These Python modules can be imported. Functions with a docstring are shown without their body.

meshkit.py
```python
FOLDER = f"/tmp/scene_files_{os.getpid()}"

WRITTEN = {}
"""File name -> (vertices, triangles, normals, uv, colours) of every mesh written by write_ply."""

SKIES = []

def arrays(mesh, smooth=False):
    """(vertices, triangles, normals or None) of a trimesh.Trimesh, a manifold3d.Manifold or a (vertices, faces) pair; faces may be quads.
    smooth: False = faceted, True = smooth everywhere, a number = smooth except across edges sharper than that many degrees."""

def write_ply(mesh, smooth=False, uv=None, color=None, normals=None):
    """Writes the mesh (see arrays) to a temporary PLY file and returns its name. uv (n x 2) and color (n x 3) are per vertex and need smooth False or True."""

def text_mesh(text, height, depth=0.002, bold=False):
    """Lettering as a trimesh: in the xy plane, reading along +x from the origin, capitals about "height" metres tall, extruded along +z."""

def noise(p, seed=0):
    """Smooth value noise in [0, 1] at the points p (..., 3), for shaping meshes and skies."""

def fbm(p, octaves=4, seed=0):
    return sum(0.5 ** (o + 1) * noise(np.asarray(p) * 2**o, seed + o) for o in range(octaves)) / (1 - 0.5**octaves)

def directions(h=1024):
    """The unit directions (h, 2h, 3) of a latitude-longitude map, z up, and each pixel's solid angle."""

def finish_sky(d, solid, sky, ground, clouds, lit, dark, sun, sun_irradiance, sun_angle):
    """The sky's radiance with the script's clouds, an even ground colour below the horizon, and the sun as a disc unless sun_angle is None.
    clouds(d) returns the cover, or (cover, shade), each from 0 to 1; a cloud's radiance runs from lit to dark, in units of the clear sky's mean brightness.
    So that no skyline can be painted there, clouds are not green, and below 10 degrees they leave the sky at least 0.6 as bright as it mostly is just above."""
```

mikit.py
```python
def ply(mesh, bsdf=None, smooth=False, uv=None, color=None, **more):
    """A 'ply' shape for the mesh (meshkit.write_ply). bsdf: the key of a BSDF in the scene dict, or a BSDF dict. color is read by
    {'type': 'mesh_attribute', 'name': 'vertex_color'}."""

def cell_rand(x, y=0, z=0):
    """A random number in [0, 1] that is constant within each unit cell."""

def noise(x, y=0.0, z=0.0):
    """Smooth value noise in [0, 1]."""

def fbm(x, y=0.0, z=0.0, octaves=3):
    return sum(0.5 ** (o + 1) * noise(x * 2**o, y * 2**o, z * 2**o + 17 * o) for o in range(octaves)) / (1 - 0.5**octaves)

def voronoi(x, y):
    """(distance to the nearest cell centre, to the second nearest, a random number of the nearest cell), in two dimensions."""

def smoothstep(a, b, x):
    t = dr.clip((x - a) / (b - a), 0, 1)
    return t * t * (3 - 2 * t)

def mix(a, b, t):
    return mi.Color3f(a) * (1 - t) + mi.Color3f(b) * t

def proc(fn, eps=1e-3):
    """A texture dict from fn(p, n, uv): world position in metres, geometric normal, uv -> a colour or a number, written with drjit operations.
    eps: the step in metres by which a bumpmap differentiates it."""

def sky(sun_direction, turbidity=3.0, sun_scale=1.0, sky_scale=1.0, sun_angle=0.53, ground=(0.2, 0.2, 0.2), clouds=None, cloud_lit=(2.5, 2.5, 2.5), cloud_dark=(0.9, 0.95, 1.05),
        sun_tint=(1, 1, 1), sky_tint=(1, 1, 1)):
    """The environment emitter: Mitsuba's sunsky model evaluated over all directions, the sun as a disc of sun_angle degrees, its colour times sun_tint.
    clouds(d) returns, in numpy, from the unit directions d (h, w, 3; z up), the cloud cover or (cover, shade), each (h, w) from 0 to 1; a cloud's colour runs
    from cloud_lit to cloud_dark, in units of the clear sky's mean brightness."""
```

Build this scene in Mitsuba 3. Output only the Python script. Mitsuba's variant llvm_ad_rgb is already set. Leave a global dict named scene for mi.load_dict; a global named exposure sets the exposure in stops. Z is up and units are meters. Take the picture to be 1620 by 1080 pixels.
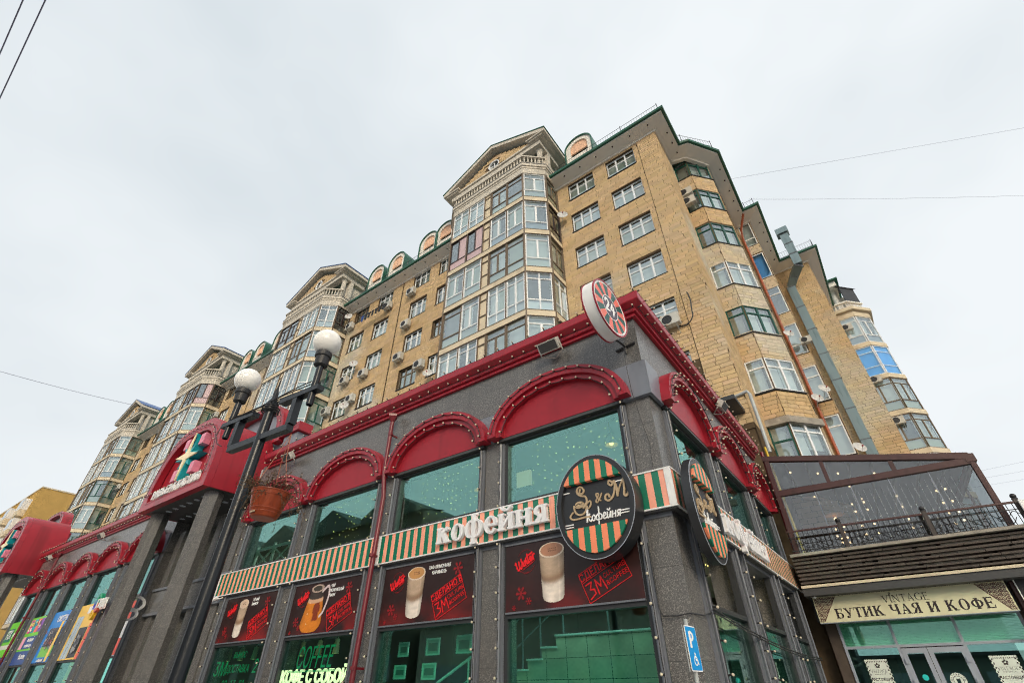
import math, random
import numpy as np, trimesh, shapely, drjit as dr, mitsuba as mi, mikit, meshkit
from shapely.geometry import Polygon, LineString, Point, box as sbox
from shapely.ops import unary_union
from shapely import affinity
from mikit import proc, noise, fbm, voronoi, cell_rand, smoothstep, mix

T = mi.ScalarTransform4f
RNG = random.Random(7)
scene, labels = {}, {}

# ------------------------------------------------------------------ camera, sky, exposure
CAM = np.array([0.0, 0.0, 1.6])
PITCH, ROLL, YAW = math.radians(36.914), math.radians(-0.112), math.radians(36.584)
FWD = np.array([-math.sin(YAW) * math.cos(PITCH), math.cos(YAW) * math.cos(PITCH), math.sin(PITCH)])
RGT = np.array([math.cos(YAW), math.sin(YAW), 0.0]); UPV = np.cross(RGT, FWD)
UP2 = -RGT * math.sin(ROLL) + UPV * math.cos(ROLL)
scene['camera'] = {'type': 'perspective', 'fov': 2 * math.degrees(math.atan(810 / 742.19)), 'fov_axis': 'x',
                   'near_clip': 0.05, 'far_clip': 900.0,
                   'to_world': T().look_at(origin=CAM.tolist(), target=(CAM + FWD).tolist(), up=UP2.tolist())}


def cloud_layer(d):
    a = meshkit.fbm(d * np.array([2.0, 2.0, 3.2]) + 5.3, 5, 3)
    b = meshkit.fbm(d * 5.0 + 1.7, 4, 9)
    sh = np.clip(0.40 + 2.2 * (a - 0.5) + 0.5 * (b - 0.5), 0, 1)
    return np.ones(d.shape[:2]), sh


SUN = (0.62, -0.68, 0.40)
scene['sky'] = mikit.sky(SUN, turbidity=4, sun_scale=0.30, sun_angle=22, sun_tint=(.92, 1.04, 1.26), ground=(0.2, 0.2, 0.19), clouds=cloud_layer,
                         cloud_lit=(1.64, 1.72, 1.765), cloud_dark=(1.29, 1.41, 1.49))
exposure = 2.70

# ------------------------------------------------------------------ helpers
COUNT = {}


def key(name, parent=None):
    base = f'{parent}__{name}' if parent else name
    n = COUNT.get(base, 0); COUNT[base] = n + 1
    return base if n == 0 else f'{base}_{n:03d}'


def tag(k, label=None, cat=None, group=None, kind=None):
    d = labels.setdefault(k, {})
    for a, b in (('label', label), ('category', cat), ('group', group), ('kind', kind)):
        if b: d[a] = b
    return k


def thing(name, label, cat, group=None):
    return tag(key(name), label, cat, group)


class Fr:
    """local frame: a along u, b up, c outwards"""
    def __init__(s, o, u=(1, 0, 0), n=None, v=(0, 0, 1)):
        s.o = np.array(o, float); s.u = np.array(u, float); s.u /= np.linalg.norm(s.u); s.v = np.array(v, float)
        s.n = np.cross(s.u, s.v) if n is None else np.array(n, float)

    def p(s, a, b, c=0.0):
        return s.o + np.multiply.outer(np.asarray(a, float), s.u) + np.multiply.outer(np.asarray(b, float), s.v) + np.multiply.outer(np.asarray(c, float), s.n)

    def mat(s):
        m = np.eye(4); m[:3, 0] = s.u; m[:3, 1] = s.v; m[:3, 2] = s.n; m[:3, 3] = s.o
        return m


W = Fr((0, 0, 0), (1, 0, 0), (0, 1, 0))          # world axes: a=x, b=z, c=y


class MB:
    def __init__(s): s.v, s.f, s.c, s.n = [], [], [], 0

    def raw(s, v, f, col=None):
        v = np.asarray(v, float).reshape(-1, 3); f = np.asarray(f, int).reshape(-1, 3)
        s.v.append(v); s.f.append(f + s.n); s.n += len(v)
        s.c.append(np.broadcast_to(np.asarray((.5, .5, .5) if col is None else col, float), (len(v), 3)))
        return s

    def mesh(s, m, mat=None, col=None):
        v = np.asarray(m.vertices)
        if mat is not None: v = v @ mat[:3, :3].T + mat[:3, 3]
        return s.raw(v, m.faces, col)

    def box(s, fr, a0, a1, b0, b1, c0, c1, col=None, back=True):
        v = np.array([fr.p(a, b, c) for a in (a0, a1) for b in (b0, b1) for c in (c0, c1)])
        f = [[4, 6, 7], [4, 7, 5], [0, 1, 3], [0, 3, 2], [0, 4, 5], [0, 5, 1], [2, 3, 7], [2, 7, 6], [1, 5, 7], [1, 7, 3]]
        if back: f += [[0, 2, 6], [0, 6, 4]]
        return s.raw(v, f, col)

    def quad(s, p, col=None):
        return s.raw(p, [[0, 1, 2], [0, 2, 3]], col)

    def rect(s, fr, a0, a1, b0, b1, c=0.0, col=None):
        return s.quad([fr.p(a0, b0, c), fr.p(a1, b0, c), fr.p(a1, b1, c), fr.p(a0, b1, c)], col)

    def poly(s, fr, pg, c0, c1, col=None):
        """shapely polygon(s) in (a, b), extruded from c0 to c1 along n"""
        for g in getattr(pg, 'geoms', [pg]):
            if g.is_empty or g.area < 1e-7: continue
            m = trimesh.creation.extrude_polygon(g, abs(c1 - c0), engine='earcut')
            v = np.asarray(m.vertices); s.raw(fr.p(v[:, 0], v[:, 1], min(c0, c1) + v[:, 2]), m.faces, col)
        return s

    def tube(s, pts, r, n=6, col=None, cap=True):
        p = np.asarray(pts, float); t = np.gradient(p, axis=0); t /= np.linalg.norm(t, axis=1, keepdims=True) + 1e-12
        ref = np.array([0.31, 0.2, 0.93]) if abs(t[0][2]) < .8 else np.array([1.0, .1, 0])
        A = np.cross(t, ref); A /= np.linalg.norm(A, axis=1, keepdims=True) + 1e-12; B = np.cross(t, A)
        g = np.arange(n) * 2 * np.pi / n; r = np.broadcast_to(r, (len(p),))
        v = (p[:, None] + r[:, None, None] * (np.cos(g)[None, :, None] * A[:, None] + np.sin(g)[None, :, None] * B[:, None])).reshape(-1, 3)
        i, j = np.meshgrid(np.arange(len(p) - 1), np.arange(n), indexing='ij'); j2 = (j + 1) % n
        q = np.stack([i * n + j, i * n + j2, (i + 1) * n + j2, (i + 1) * n + j], -1).reshape(-1, 4)
        f = np.vstack([q[:, [0, 1, 2]], q[:, [0, 2, 3]]])
        if cap:
            L = len(v); v = np.vstack([v, p[:1], p[-1:]]); k = np.arange(n); e = (len(p) - 1) * n
            f = np.vstack([f, np.stack([k, (k + 1) % n, k * 0 + L], 1), np.stack([e + k, e + (k + 1) % n, k * 0 + L + 1], 1)])
        return s.raw(v, f, col)

    def lathe(s, prof, o=(0, 0, 0), n=20, axis=None, col=None):
        """profile (r, h) turned about an axis through o"""
        z = np.array((0, 0, 1.0) if axis is None else axis, float); z /= np.linalg.norm(z)
        x = np.cross(z, (0, 1, 0) if abs(z[1]) < .9 else (1, 0, 0)); x /= np.linalg.norm(x); y = np.cross(z, x)
        pr = np.asarray(prof, float); g = np.arange(n) * 2 * np.pi / n
        ring = np.cos(g)[:, None] * x + np.sin(g)[:, None] * y
        v = (np.asarray(o, float) + pr[:, 0, None, None] * ring[None] + pr[:, 1, None, None] * z).reshape(-1, 3)
        i, j = np.meshgrid(np.arange(len(pr) - 1), np.arange(n), indexing='ij'); j2 = (j + 1) % n
        q = np.stack([i * n + j, i * n + j2, (i + 1) * n + j2, (i + 1) * n + j], -1).reshape(-1, 4)
        return s.raw(v, np.vstack([q[:, [0, 1, 2]], q[:, [0, 2, 3]]]), col)

    def sphere(s, o, r, sub=1, col=None):
        m = SPH[sub]; return s.raw(np.asarray(m.vertices) * r + np.asarray(o, float), m.faces, col)

    def out(s): return np.vstack(s.v), np.vstack(s.f), np.vstack(s.c)

    def build(s, name, bsdf, parent=None, smooth=False, color=False, **more):
        if not s.n: return None
        k = key(name, parent); v, f, c = s.out()
        if color and smooth not in (True, False): smooth = False
        scene[k] = mikit.ply((v, f), bsdf, smooth=smooth, color=c if color else None, **more)
        return k


SPH = {i: trimesh.creation.icosphere(subdivisions=i) for i in (0, 1, 2, 3)}
VC = {'type': 'mesh_attribute', 'name': 'vertex_color'}


def rgb(*c): return {'type': 'rgb', 'value': list(c)}


def two(b): return {'type': 'twosided', 'bsdf': b}


def pr(col, rough=.5, spec=.5, metal=0.0, cc=0.0):
    d = {'type': 'principled', 'base_color': col if isinstance(col, dict) else rgb(*col), 'roughness': rough, 'specular': spec, 'metallic': metal}
    if cc: d['clearcoat'] = cc; d['clearcoat_gloss'] = .9
    return two(d)


# ------------------------------------------------------------------ materials
def axes(p, n):
    side = dr.abs(n.x) > 0.7
    return dr.select(side, p.y, p.x), p.z


def granite(dark, light):
    def fn(p, n, uv):
        a, b = axes(p, n)
        d1, d2, r = voronoi(a * 105 + p.y * 9, b * 105)
        d3, d4, r2 = voronoi(a * 190 + 7, b * 190 + p.x * 5)
        c = mix(mi.Color3f(*dark), mi.Color3f(*light), smoothstep(.35, .95, r))
        c = mix(c, mi.Color3f(.05, .05, .055), smoothstep(.82, .92, r2) * .8)
        c = mix(c, mi.Color3f(.33, .31, .28), smoothstep(.90, .96, r) * .7)
        st = fbm(a * 1.6, b * .5 + 3, p.y * .3, octaves=4)      # rain stains run down the slabs
        return c * (0.72 + 0.5 * st)
    return fn


def slabs(fn, w, h, o=(0, 0)):
    def g(p, n, uv):
        a, b = axes(p, n)
        u, v = (a + o[0]) / w, (b + o[1]) / h
        e = dr.minimum(dr.minimum(u - dr.floor(u), 1 - u + dr.floor(u)) * w, dr.minimum(v - dr.floor(v), 1 - v + dr.floor(v)) * h)
        t = 0.9 + .2 * cell_rand(dr.floor(u), dr.floor(v), 3)
        return mix(mi.Color3f(.05, .05, .05), mi.Color3f(fn(p, n, uv)) * t, smoothstep(.003, .006, e))
    return g


def grainy(c, amp=.25, f=6.0, f2=60.0):
    def fn(p, n, uv):
        k = fbm(p.x * f, p.y * f, p.z * f, octaves=4) - .5
        k2 = noise(p.x * f2, p.y * f2, p.z * f2) - .5
        return mi.Color3f(*c) * (1 + amp * 2 * k + amp * .6 * k2)
    return fn


def streaky(c, dirt, amt=.6, f=3.0):
    """paint with dirt streaks and blotches of their own outline"""
    def fn(p, n, uv):
        a, b = axes(p, n)
        k = fbm(a * f * 3 + p.y, b * f * .35, p.x * .2 + p.y * .7, octaves=3)
        return mix(mi.Color3f(*c), mi.Color3f(*dirt), smoothstep(.52, .80, k) * amt)
    return fn


M = lambda k, d: scene.__setitem__(k, d)
M('m_pavement', pr(proc(slabs(grainy((.36, .35, .33), .3), .4, .4)), .85, .3))
M('m_asphalt', pr(proc(grainy((.13, .13, .132), .3, 3, 80)), .9, .3))
M('m_granite', pr(proc(slabs(granite((.085, .082, .080), (.18, .172, .165)), 5.0, 1.12, (2.2, .3))), .32, .5))
M('m_granite_wall', pr(proc(slabs(granite((.09, .088, .088), (.175, .172, .17)), .9, .62, (.3, .28))), .26, .55))
M('m_stone', two({'type': 'diffuse', 'reflectance': VC}))
M('m_mortar', two({'type': 'diffuse', 'reflectance': proc(grainy((.115, .082, .052), .25))}))
M('m_plaster', two({'type': 'diffuse', 'reflectance': proc(streaky((.78, .74, .67), (.60, .55, .48), .22, .35))}))
M('m_ledge', two({'type': 'diffuse', 'reflectance': proc(streaky((.60, .555, .48), (.40, .36, .30), .4, .5))}))
M('m_cream', two({'type': 'diffuse', 'reflectance': proc(streaky((.68, .59, .44), (.46, .38, .28), .45, .6))}))
M('m_concrete', two({'type': 'diffuse', 'reflectance': proc(grainy((.33, .30, .26), .4))}))
M('m_green_metal', pr(proc(streaky((.012, .10, .062), (.03, .07, .05), .5)), .38, .5))
M('m_blue_metal', pr((.02, .07, .22), .4))
M('m_dark_metal', pr((.028, .03, .034), .45))
M('m_black', pr((.014, .014, .016), .5))
M('m_dish', pr((.52, .52, .51), .5))
M('m_pvc', pr((.74, .75, .76), .35))
M('m_brown_frame', pr((.15, .11, .075), .55))
M('m_darkbrown_frame', pr((.035, .02, .02), .45))
M('m_green_frame', pr((.006, .075, .055), .35))
M('m_pink', pr((.53, .385, .40), .5))
M('m_cloth', two({'type': 'diffuse', 'reflectance': VC}))
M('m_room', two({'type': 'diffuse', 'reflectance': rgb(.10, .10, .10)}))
M('m_glass', {'type': 'thindielectric', 'int_ior': 2.45, 'specular_reflectance': rgb(.90, .98, 1.0), 'specular_transmittance': rgb(.76, .84, .84)})
M('m_glass_blue', {'type': 'thindielectric', 'int_ior': 2.3, 'specular_reflectance': rgb(.50, .80, 1.0), 'specular_transmittance': rgb(.34, .66, 1.0)})
M('m_glass_teal', {'type': 'thindielectric', 'int_ior': 3.1, 'specular_reflectance': rgb(.42, .82, .74), 'specular_transmittance': rgb(.30, .50, .42)})
M('m_glass_green', {'type': 'thindielectric', 'int_ior': 2.2, 'specular_reflectance': rgb(.40, .80, .70), 'specular_transmittance': rgb(.22, .76, .58)})
M('m_glass_transom', {'type': 'thindielectric', 'int_ior': 2.0, 'specular_reflectance': rgb(.45, .85, .70), 'specular_transmittance': rgb(.46, .86, .70)})
M('m_glass_side', {'type': 'thindielectric', 'int_ior': 2.0, 'specular_reflectance': rgb(.66, .96, .86), 'specular_transmittance': rgb(.24, .60, .46)})
M('m_glass_clear', {'type': 'thindielectric', 'int_ior': 1.85, 'specular_transmittance': rgb(.62, .68, .70)})
M('m_red', pr(proc(streaky((.30, .014, .026), (.17, .011, .017), .6, .8)), .42, .35))
M('m_red_gloss', pr(proc(streaky((.30, .013, .026), (.17, .011, .017), .6, .8)), .30, .42))
M('m_steel', pr(proc(streaky((.14, .15, .175), (.09, .095, .11), .6)), .32, .5))
M('m_grey_panel', pr(proc(streaky((.16, .175, .21), (.10, .11, .125), .6, 1.5)), .30, .55))
M('m_soffit', pr((.05, .05, .052), .5))
M('m_bulb', pr((.58, .51, .39), .35))
M('m_membrane', two({'type': 'diffuse', 'reflectance': proc(grainy((.42, .42, .41), .3, 1.5, 20))}))
M('m_globe', pr((.82, .80, .765), .25, .5))
M('m_lamp_black', pr(proc(streaky((.008, .010, .014), (.025, .025, .025), .5, 5)), .30, .4))
M('m_white', pr(proc(streaky((.74, .74, .74), (.55, .54, .52), .4, 6)), .4))
M('m_white_plain', pr((.80, .80, .80), .5))
M('m_letter', pr((.72, .72, .74), .35))
M('m_green_stripe', pr((.004, .155, .085), .38))
M('m_coral_stripe', pr(proc(grainy((.80, .245, .125), .08, 2)), .4))
M('m_oval_black', pr((.016, .017, .020), .35))
M('m_gold', pr((.42, .31, .19), .4))
M('m_print_red', pr((.75, .006, .012), .5))
M('m_print_darkred', pr((.26, .006, .010), .5))
M('m_poster', pr(VC, .38, .5))
M('m_teal_logo', pr((.012, .33, .38), .4))
M('m_cream_logo', pr((.80, .68, .42), .4))
M('m_pink_logo', pr((.66, .22, .32), .4))
M('m_terracotta', pr(proc(streaky((.215, .036, .010), (.14, .026, .009), .5, 8)), .34, .35))
M('m_dry', two({'type': 'diffuse', 'reflectance': proc(grainy((.11, .075, .05), .5, 20, 90))}))
M('m_wood_dark', pr(proc(streaky((.085, .068, .058), (.03, .024, .021), .8, 3)), .6, .4))
M('m_maroon', pr(proc(streaky((.060, .020, .018), (.035, .013, .012), .6)), .4))
M('m_vintage', pr(proc(streaky((.66, .63, .42), (.58, .54, .36), .4, 2)), .45))
M('m_vintage_dark', pr((.022, .013, .012), .5))
M('m_vintage_lace', pr((.10, .045, .035), .5))
M('m_alu', pr(proc(streaky((.33, .36, .42), (.25, .27, .31), .5)), .35))
M('m_brown_wall', two({'type': 'diffuse', 'reflectance': proc(grainy((.10, .080, .068), .25, 4, 90))}))
M('m_duct', pr(proc(streaky((.23, .295, .30), (.14, .18, .18), .7, 2.5)), .30, .5, .75))
M('m_rust_pipe', pr(proc(streaky((.34, .085, .038), (.16, .05, .03), .7, 4)), .5))
M('m_red_pipe', pr((.15, .012, .020), .35))
M('m_yellow_pipe', pr((.60, .42, .015), .4))
M('m_grey_pipe', pr((.38, .40, .40), .35))
M('m_ac', pr(proc(streaky((.50, .49, .45), (.28, .25, .21), .6, 4)), .5))
M('m_cable', pr((.02, .02, .022), .5))
M('m_wire', pr((.20, .21, .30), .6))
M('m_sign_blue', pr((.003, .27, .66), .4))
M('m_orange_glow', two({'type': 'diffuse', 'reflectance': rgb(.80, .50, .34)}))
M('m_yellow_wall', two({'type': 'diffuse', 'reflectance': proc(grainy((.50, .32, .11), .12, 1.2, 20))}))
M('m_interior', two({'type': 'diffuse', 'reflectance': proc(slabs(grainy((.50, .44, .34), .3, 3, 30), .42, .30))}))
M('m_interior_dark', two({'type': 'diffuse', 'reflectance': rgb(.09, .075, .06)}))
M('m_ceiling', two({'type': 'diffuse', 'reflectance': rgb(.46, .43, .36)}))
M('m_neon_green', pr((.02, .55, .33), .5))
M('m_cell', two({'type': 'diffuse', 'reflectance': rgb(.28, .30, .31)}))


def lamp(col, k): return {'type': 'area', 'radiance': rgb(*[c * k for c in col])}


# ------------------------------------------------------------------ lettering
def text_at(mb, fr, s, h, a, b, c, bold=False, sx=1.0, depth=.004, mid=True, shear=0.0, rot=0.0, col=None):
    m = meshkit.text_mesh(s, h, depth, bold); v = np.array(m.vertices)
    if mid: v[:, 0] -= (v[:, 0].min() + v[:, 0].max()) / 2
    v[:, 0] = v[:, 0] * sx + shear * v[:, 1]
    x, y = v[:, 0].copy(), v[:, 1].copy()
    v[:, 0], v[:, 1] = x * math.cos(rot) - y * math.sin(rot), x * math.sin(rot) + y * math.cos(rot)
    mb.raw(fr.p(a + v[:, 0], b + v[:, 1], c + v[:, 2]), m.faces, col)
    return mb


def ell(cx, cy, rx, ry, n=40): return affinity.scale(Point(cx, cy).buffer(1, n // 4), rx, ry)


def R(x0, x1, y0, y1): return sbox(x0, y0, x1, y1)


def P(*p): return Polygon(p)


def stroke(pts, w): return LineString(pts).buffer(w, cap_style='round', join_style='round', quad_segs=4)


def ser(x0, x1, y, up, t=.09):                   # a foot or a head serif
    return R(x0 - .07, x1 + .07, y, y + t) if up else R(x0 - .07, x1 + .07, y - t, y)


def bowl(cx, cy, rx, ry, tx, ty): return ell(cx, cy, rx, ry).difference(ell(cx, cy, rx - tx, ry - ty))


def U(*g): return unary_union(list(g))


def glyph(ch):
    """serif letters; returns (polygon, advance). x-height and capital height are 1."""
    st = lambda x, w=.22, y0=0, y1=1: U(R(x, x + w, y0, y1), ser(x, x + w, y0, True), ser(x, x + w, y1, False))
    if ch == 'к': return U(st(0), P((.2, .42), (.2, .56), (.42, .92), (.58, .92), (.36, .50)), Point(.62, .88).buffer(.11), P((.24, .58), (.44, .62), (.76, .0), (.50, .0)), R(.44, .84, 0, .08)), .88
    if ch == 'о': return bowl(.40, .5, .40, .54, .20, .07), .86
    if ch == 'ф': return U(bowl(.33, .5, .34, .54, .18, .07), bowl(.75, .5, .34, .54, .18, .07), R(.43, .65, -.45, 1.45), ser(.43, .65, -.45, True), ser(.43, .65, 1.45, False)), 1.16
    if ch == 'е': return U(bowl(.40, .5, .40, .54, .20, .07).difference(P((.5, .44), (.9, .44), (.9, .16), (.6, .2))), R(.1, .76, .44, .54)), .84
    if ch == 'и': return U(st(0), st(.58), P((.2, .08), (.2, .26), (.6, .92), (.6, .74))), .94
    if ch == 'й':
        br = bowl(.40, 1.36, .26, .2, .09, .09).intersection(R(0, 1, 1.1, 1.38))
        return U(glyph('и')[0], br, Point(.17, 1.36).buffer(.08), Point(.63, 1.36).buffer(.08)), .94
    if ch == 'н': return U(st(0), st(.56), R(.2, .6, .45, .55)), .92
    if ch == 'я': return U(st(.46), bowl(.36, .70, .34, .30, .19, .07).intersection(R(0, .5, .3, 1.1)), R(.3, .5, .92, 1), P((.30, .42), (.50, .45), (.26, .0), (.0, .0)), R(-.1, .3, 0, .08)), .82
    if ch == 'Б': return U(st(0), R(.1, .66, .91, 1), P((.58, 1), (.68, 1), (.68, .72), (.62, .72)), bowl(.36, .29, .36, .30, .18, .07).intersection(R(.2, .8, -.1, .7)), R(.1, .4, .50, .58), R(.1, .4, 0, .07)), .82
    if ch == 'У': return U(P((0, 1), (.24, 1), (.52, .36), (.42, .18)), P((.66, 1), (.76, 1), (.40, .0), (.28, .0)), R(-.08, .32, .92, 1), R(.56, .86, .92, 1), Point(.22, .09).buffer(.11), R(.2, .36, 0, .08)), .84
    if ch == 'Т': return U(st(.30), R(0, .82, .91, 1), P((0, 1), (.06, 1), (.06, .74), (0, .68)), P((.76, 1), (.82, 1), (.82, .68), (.76, .74))), .88
    if ch == 'И': return glyph('и')[0], .98
    if ch == 'К': return U(st(0), P((.2, .40), (.2, .54), (.58, 1), (.72, 1), (.34, .48)), R(.5, .8, .93, 1), P((.26, .52), (.46, .58), (.84, 0), (.58, 0)), R(.5, .94, 0, .07)), .98
    if ch == 'Ч': return U(st(.54), R(0, .22, .55, 1), ser(0, .22, 1, False), bowl(.30, .60, .30, .22, .2, .08).intersection(R(0, .34, .3, .62)), R(.28, .56, .38, .47)), .90
    if ch == 'А': return U(P((.34, 1), (.48, 1), (.82, 0), (.58, 0)), P((.36, 1), (.44, .96), (.14, 0), (.04, 0)), R(.16, .62, .30, .38), R(-.06, .26, 0, .07), R(.48, .92, 0, .07)), .92
    if ch == 'Я': return U(st(.50), bowl(.38, .73, .36, .27, .2, .06).intersection(R(0, .55, .4, 1.1)), R(.3, .6, .93, 1), P((.28, .47), (.50, .49), (.26, 0), (.02, 0)), R(-.08, .32, 0, .07)), .90
    if ch == 'О': return bowl(.43, .5, .43, .53, .22, .06), .94
    if ch == 'Ф': return U(bowl(.50, .5, .50, .36, .2, .07), st(.39)), 1.08
    if ch == 'Е': return U(st(0), R(.1, .66, .92, 1), R(.1, .68, 0, .08), R(.1, .5, .46, .54), P((.58, 1), (.66, 1), (.66, .74), (.61, .74)), P((.68, 0), (.60, 0), (.65, .28), (.70, .28)), R(.44, .52, .36, .64)), .80
    t = .07
    thin = {'V': U(P((0, 1), (.16, 1), (.44, .05), (.36, 0)), P((.72, 1), (.78, 1), (.42, 0), (.36, 0)), R(-.07, .24, .95, 1), R(.62, .88, .95, 1)),
            'I': st(.05, .1), 'N': U(st(.03, .05), st(.63, .05), P((.03, 1), (.16, 1), (.68, 0), (.58, 0))),
            'T': U(st(.3, .1), R(0, .7, .95, 1), R(0, .04, .78, 1), R(.66, .7, .78, 1)),
            'A': U(P((.34, 1), (.42, 1), (.76, 0), (.62, 0)), P((.36, 1), (.40, .96), (.1, 0), (.05, 0)), R(.18, .58, .32, .37), R(-.06, .2, 0, .05), R(.54, .86, 0, .05)),
            'G': U(bowl(.44, .5, .44, .52, .13, .05).difference(R(.6, 1, .42, .8)), R(.72, .82, .05, .42), R(.6, .9, .40, .45)),
            'E': U(st(0, .1), R(.05, .55, .95, 1), R(.05, .58, 0, .05), R(.05, .42, .48, .53), R(.51, .55, .8, 1), R(.54, .58, 0, .22), R(.38, .42, .4, .6))}
    if ch in thin: return thin[ch], {'I': .3, 'V': .84, 'N': .84, 'T': .78, 'A': .84, 'G': .96, 'E': .68}[ch]
    return None, .42


def serif_text(s, h, sx=1.0):
    out, x = [], 0.0
    for ch in s:
        g, adv = glyph(ch)
        if g is not None: out.append(affinity.translate(g, x, 0))
        x += adv + .10
    return [affinity.scale(g, h * sx, h, origin=(0, 0)) for g in out], x * h * sx
# ------------------------------------------------------------------ ground
mb = MB(); mb.quad([(-420, -400, 0), (420, -400, 0), (420, 420, 0), (-420, 420, 0)]); k = mb.build('ground', 'm_asphalt'); tag(k, kind='structure')
mb = MB(); mb.box(Fr((0, 0, 0), (1, 0, 0), (0, -1, 0)), -120, 6, -.02, .14, -17, 6.5); k = mb.build('pavement', 'm_pavement'); tag(k, kind='structure')

# ------------------------------------------------------------------ apartment building
APT = thing('apartment_building', 'long yellow stone apartment building with green roof, glazed bays and gables behind the arcade', 'building')
YF = 17.0                                        # plane of the street front
H0, ST = 28.12, 3.025                            # head of the top windows, storey height
FRONT = Fr((0, YF, 0), (1, 0, 0))


def subrects(a0, a1, holes):
    """1-D interval minus the holes"""
    out = [(a0, a1)]
    for h0, h1 in holes:
        out = [(x, y) for s, e in out for x, y in ((s, min(e, h0)), (max(s, h1), e)) if y - x > .02]
    return out


def base_wall(fr, a0, a1, b0, b1, holes, bsdf='m_mortar', depth=.55, name='wall'):
    mb = MB(); bs = sorted({b0, b1, *[min(max(h[i], b0), b1) for h in holes for i in (2, 3)]})
    for lo, hi in zip(bs, bs[1:]):
        m = (lo + hi) / 2
        for x, y in subrects(a0, a1, [(h[0], h[1]) for h in holes if h[2] < m < h[3]]): mb.rect(fr, x, y, lo, hi)
    for x0, x1, z0, z1 in holes:                # reveals
        d = -depth
        mb.quad([fr.p(x0, z0, 0), fr.p(x1, z0, 0), fr.p(x1, z0, d), fr.p(x0, z0, d)]); mb.quad([fr.p(x0, z1, 0), fr.p(x1, z1, 0), fr.p(x1, z1, d), fr.p(x0, z1, d)])
        mb.quad([fr.p(x0, z0, 0), fr.p(x0, z1, 0), fr.p(x0, z1, d), fr.p(x0, z0, d)]); mb.quad([fr.p(x1, z0, 0), fr.p(x1, z1, 0), fr.p(x1, z1, d), fr.p(x1, z0, d)])
        mb.rect(fr, x0, x1, z0, z1, d)
    return mb.build(name, bsdf, APT)


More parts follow.
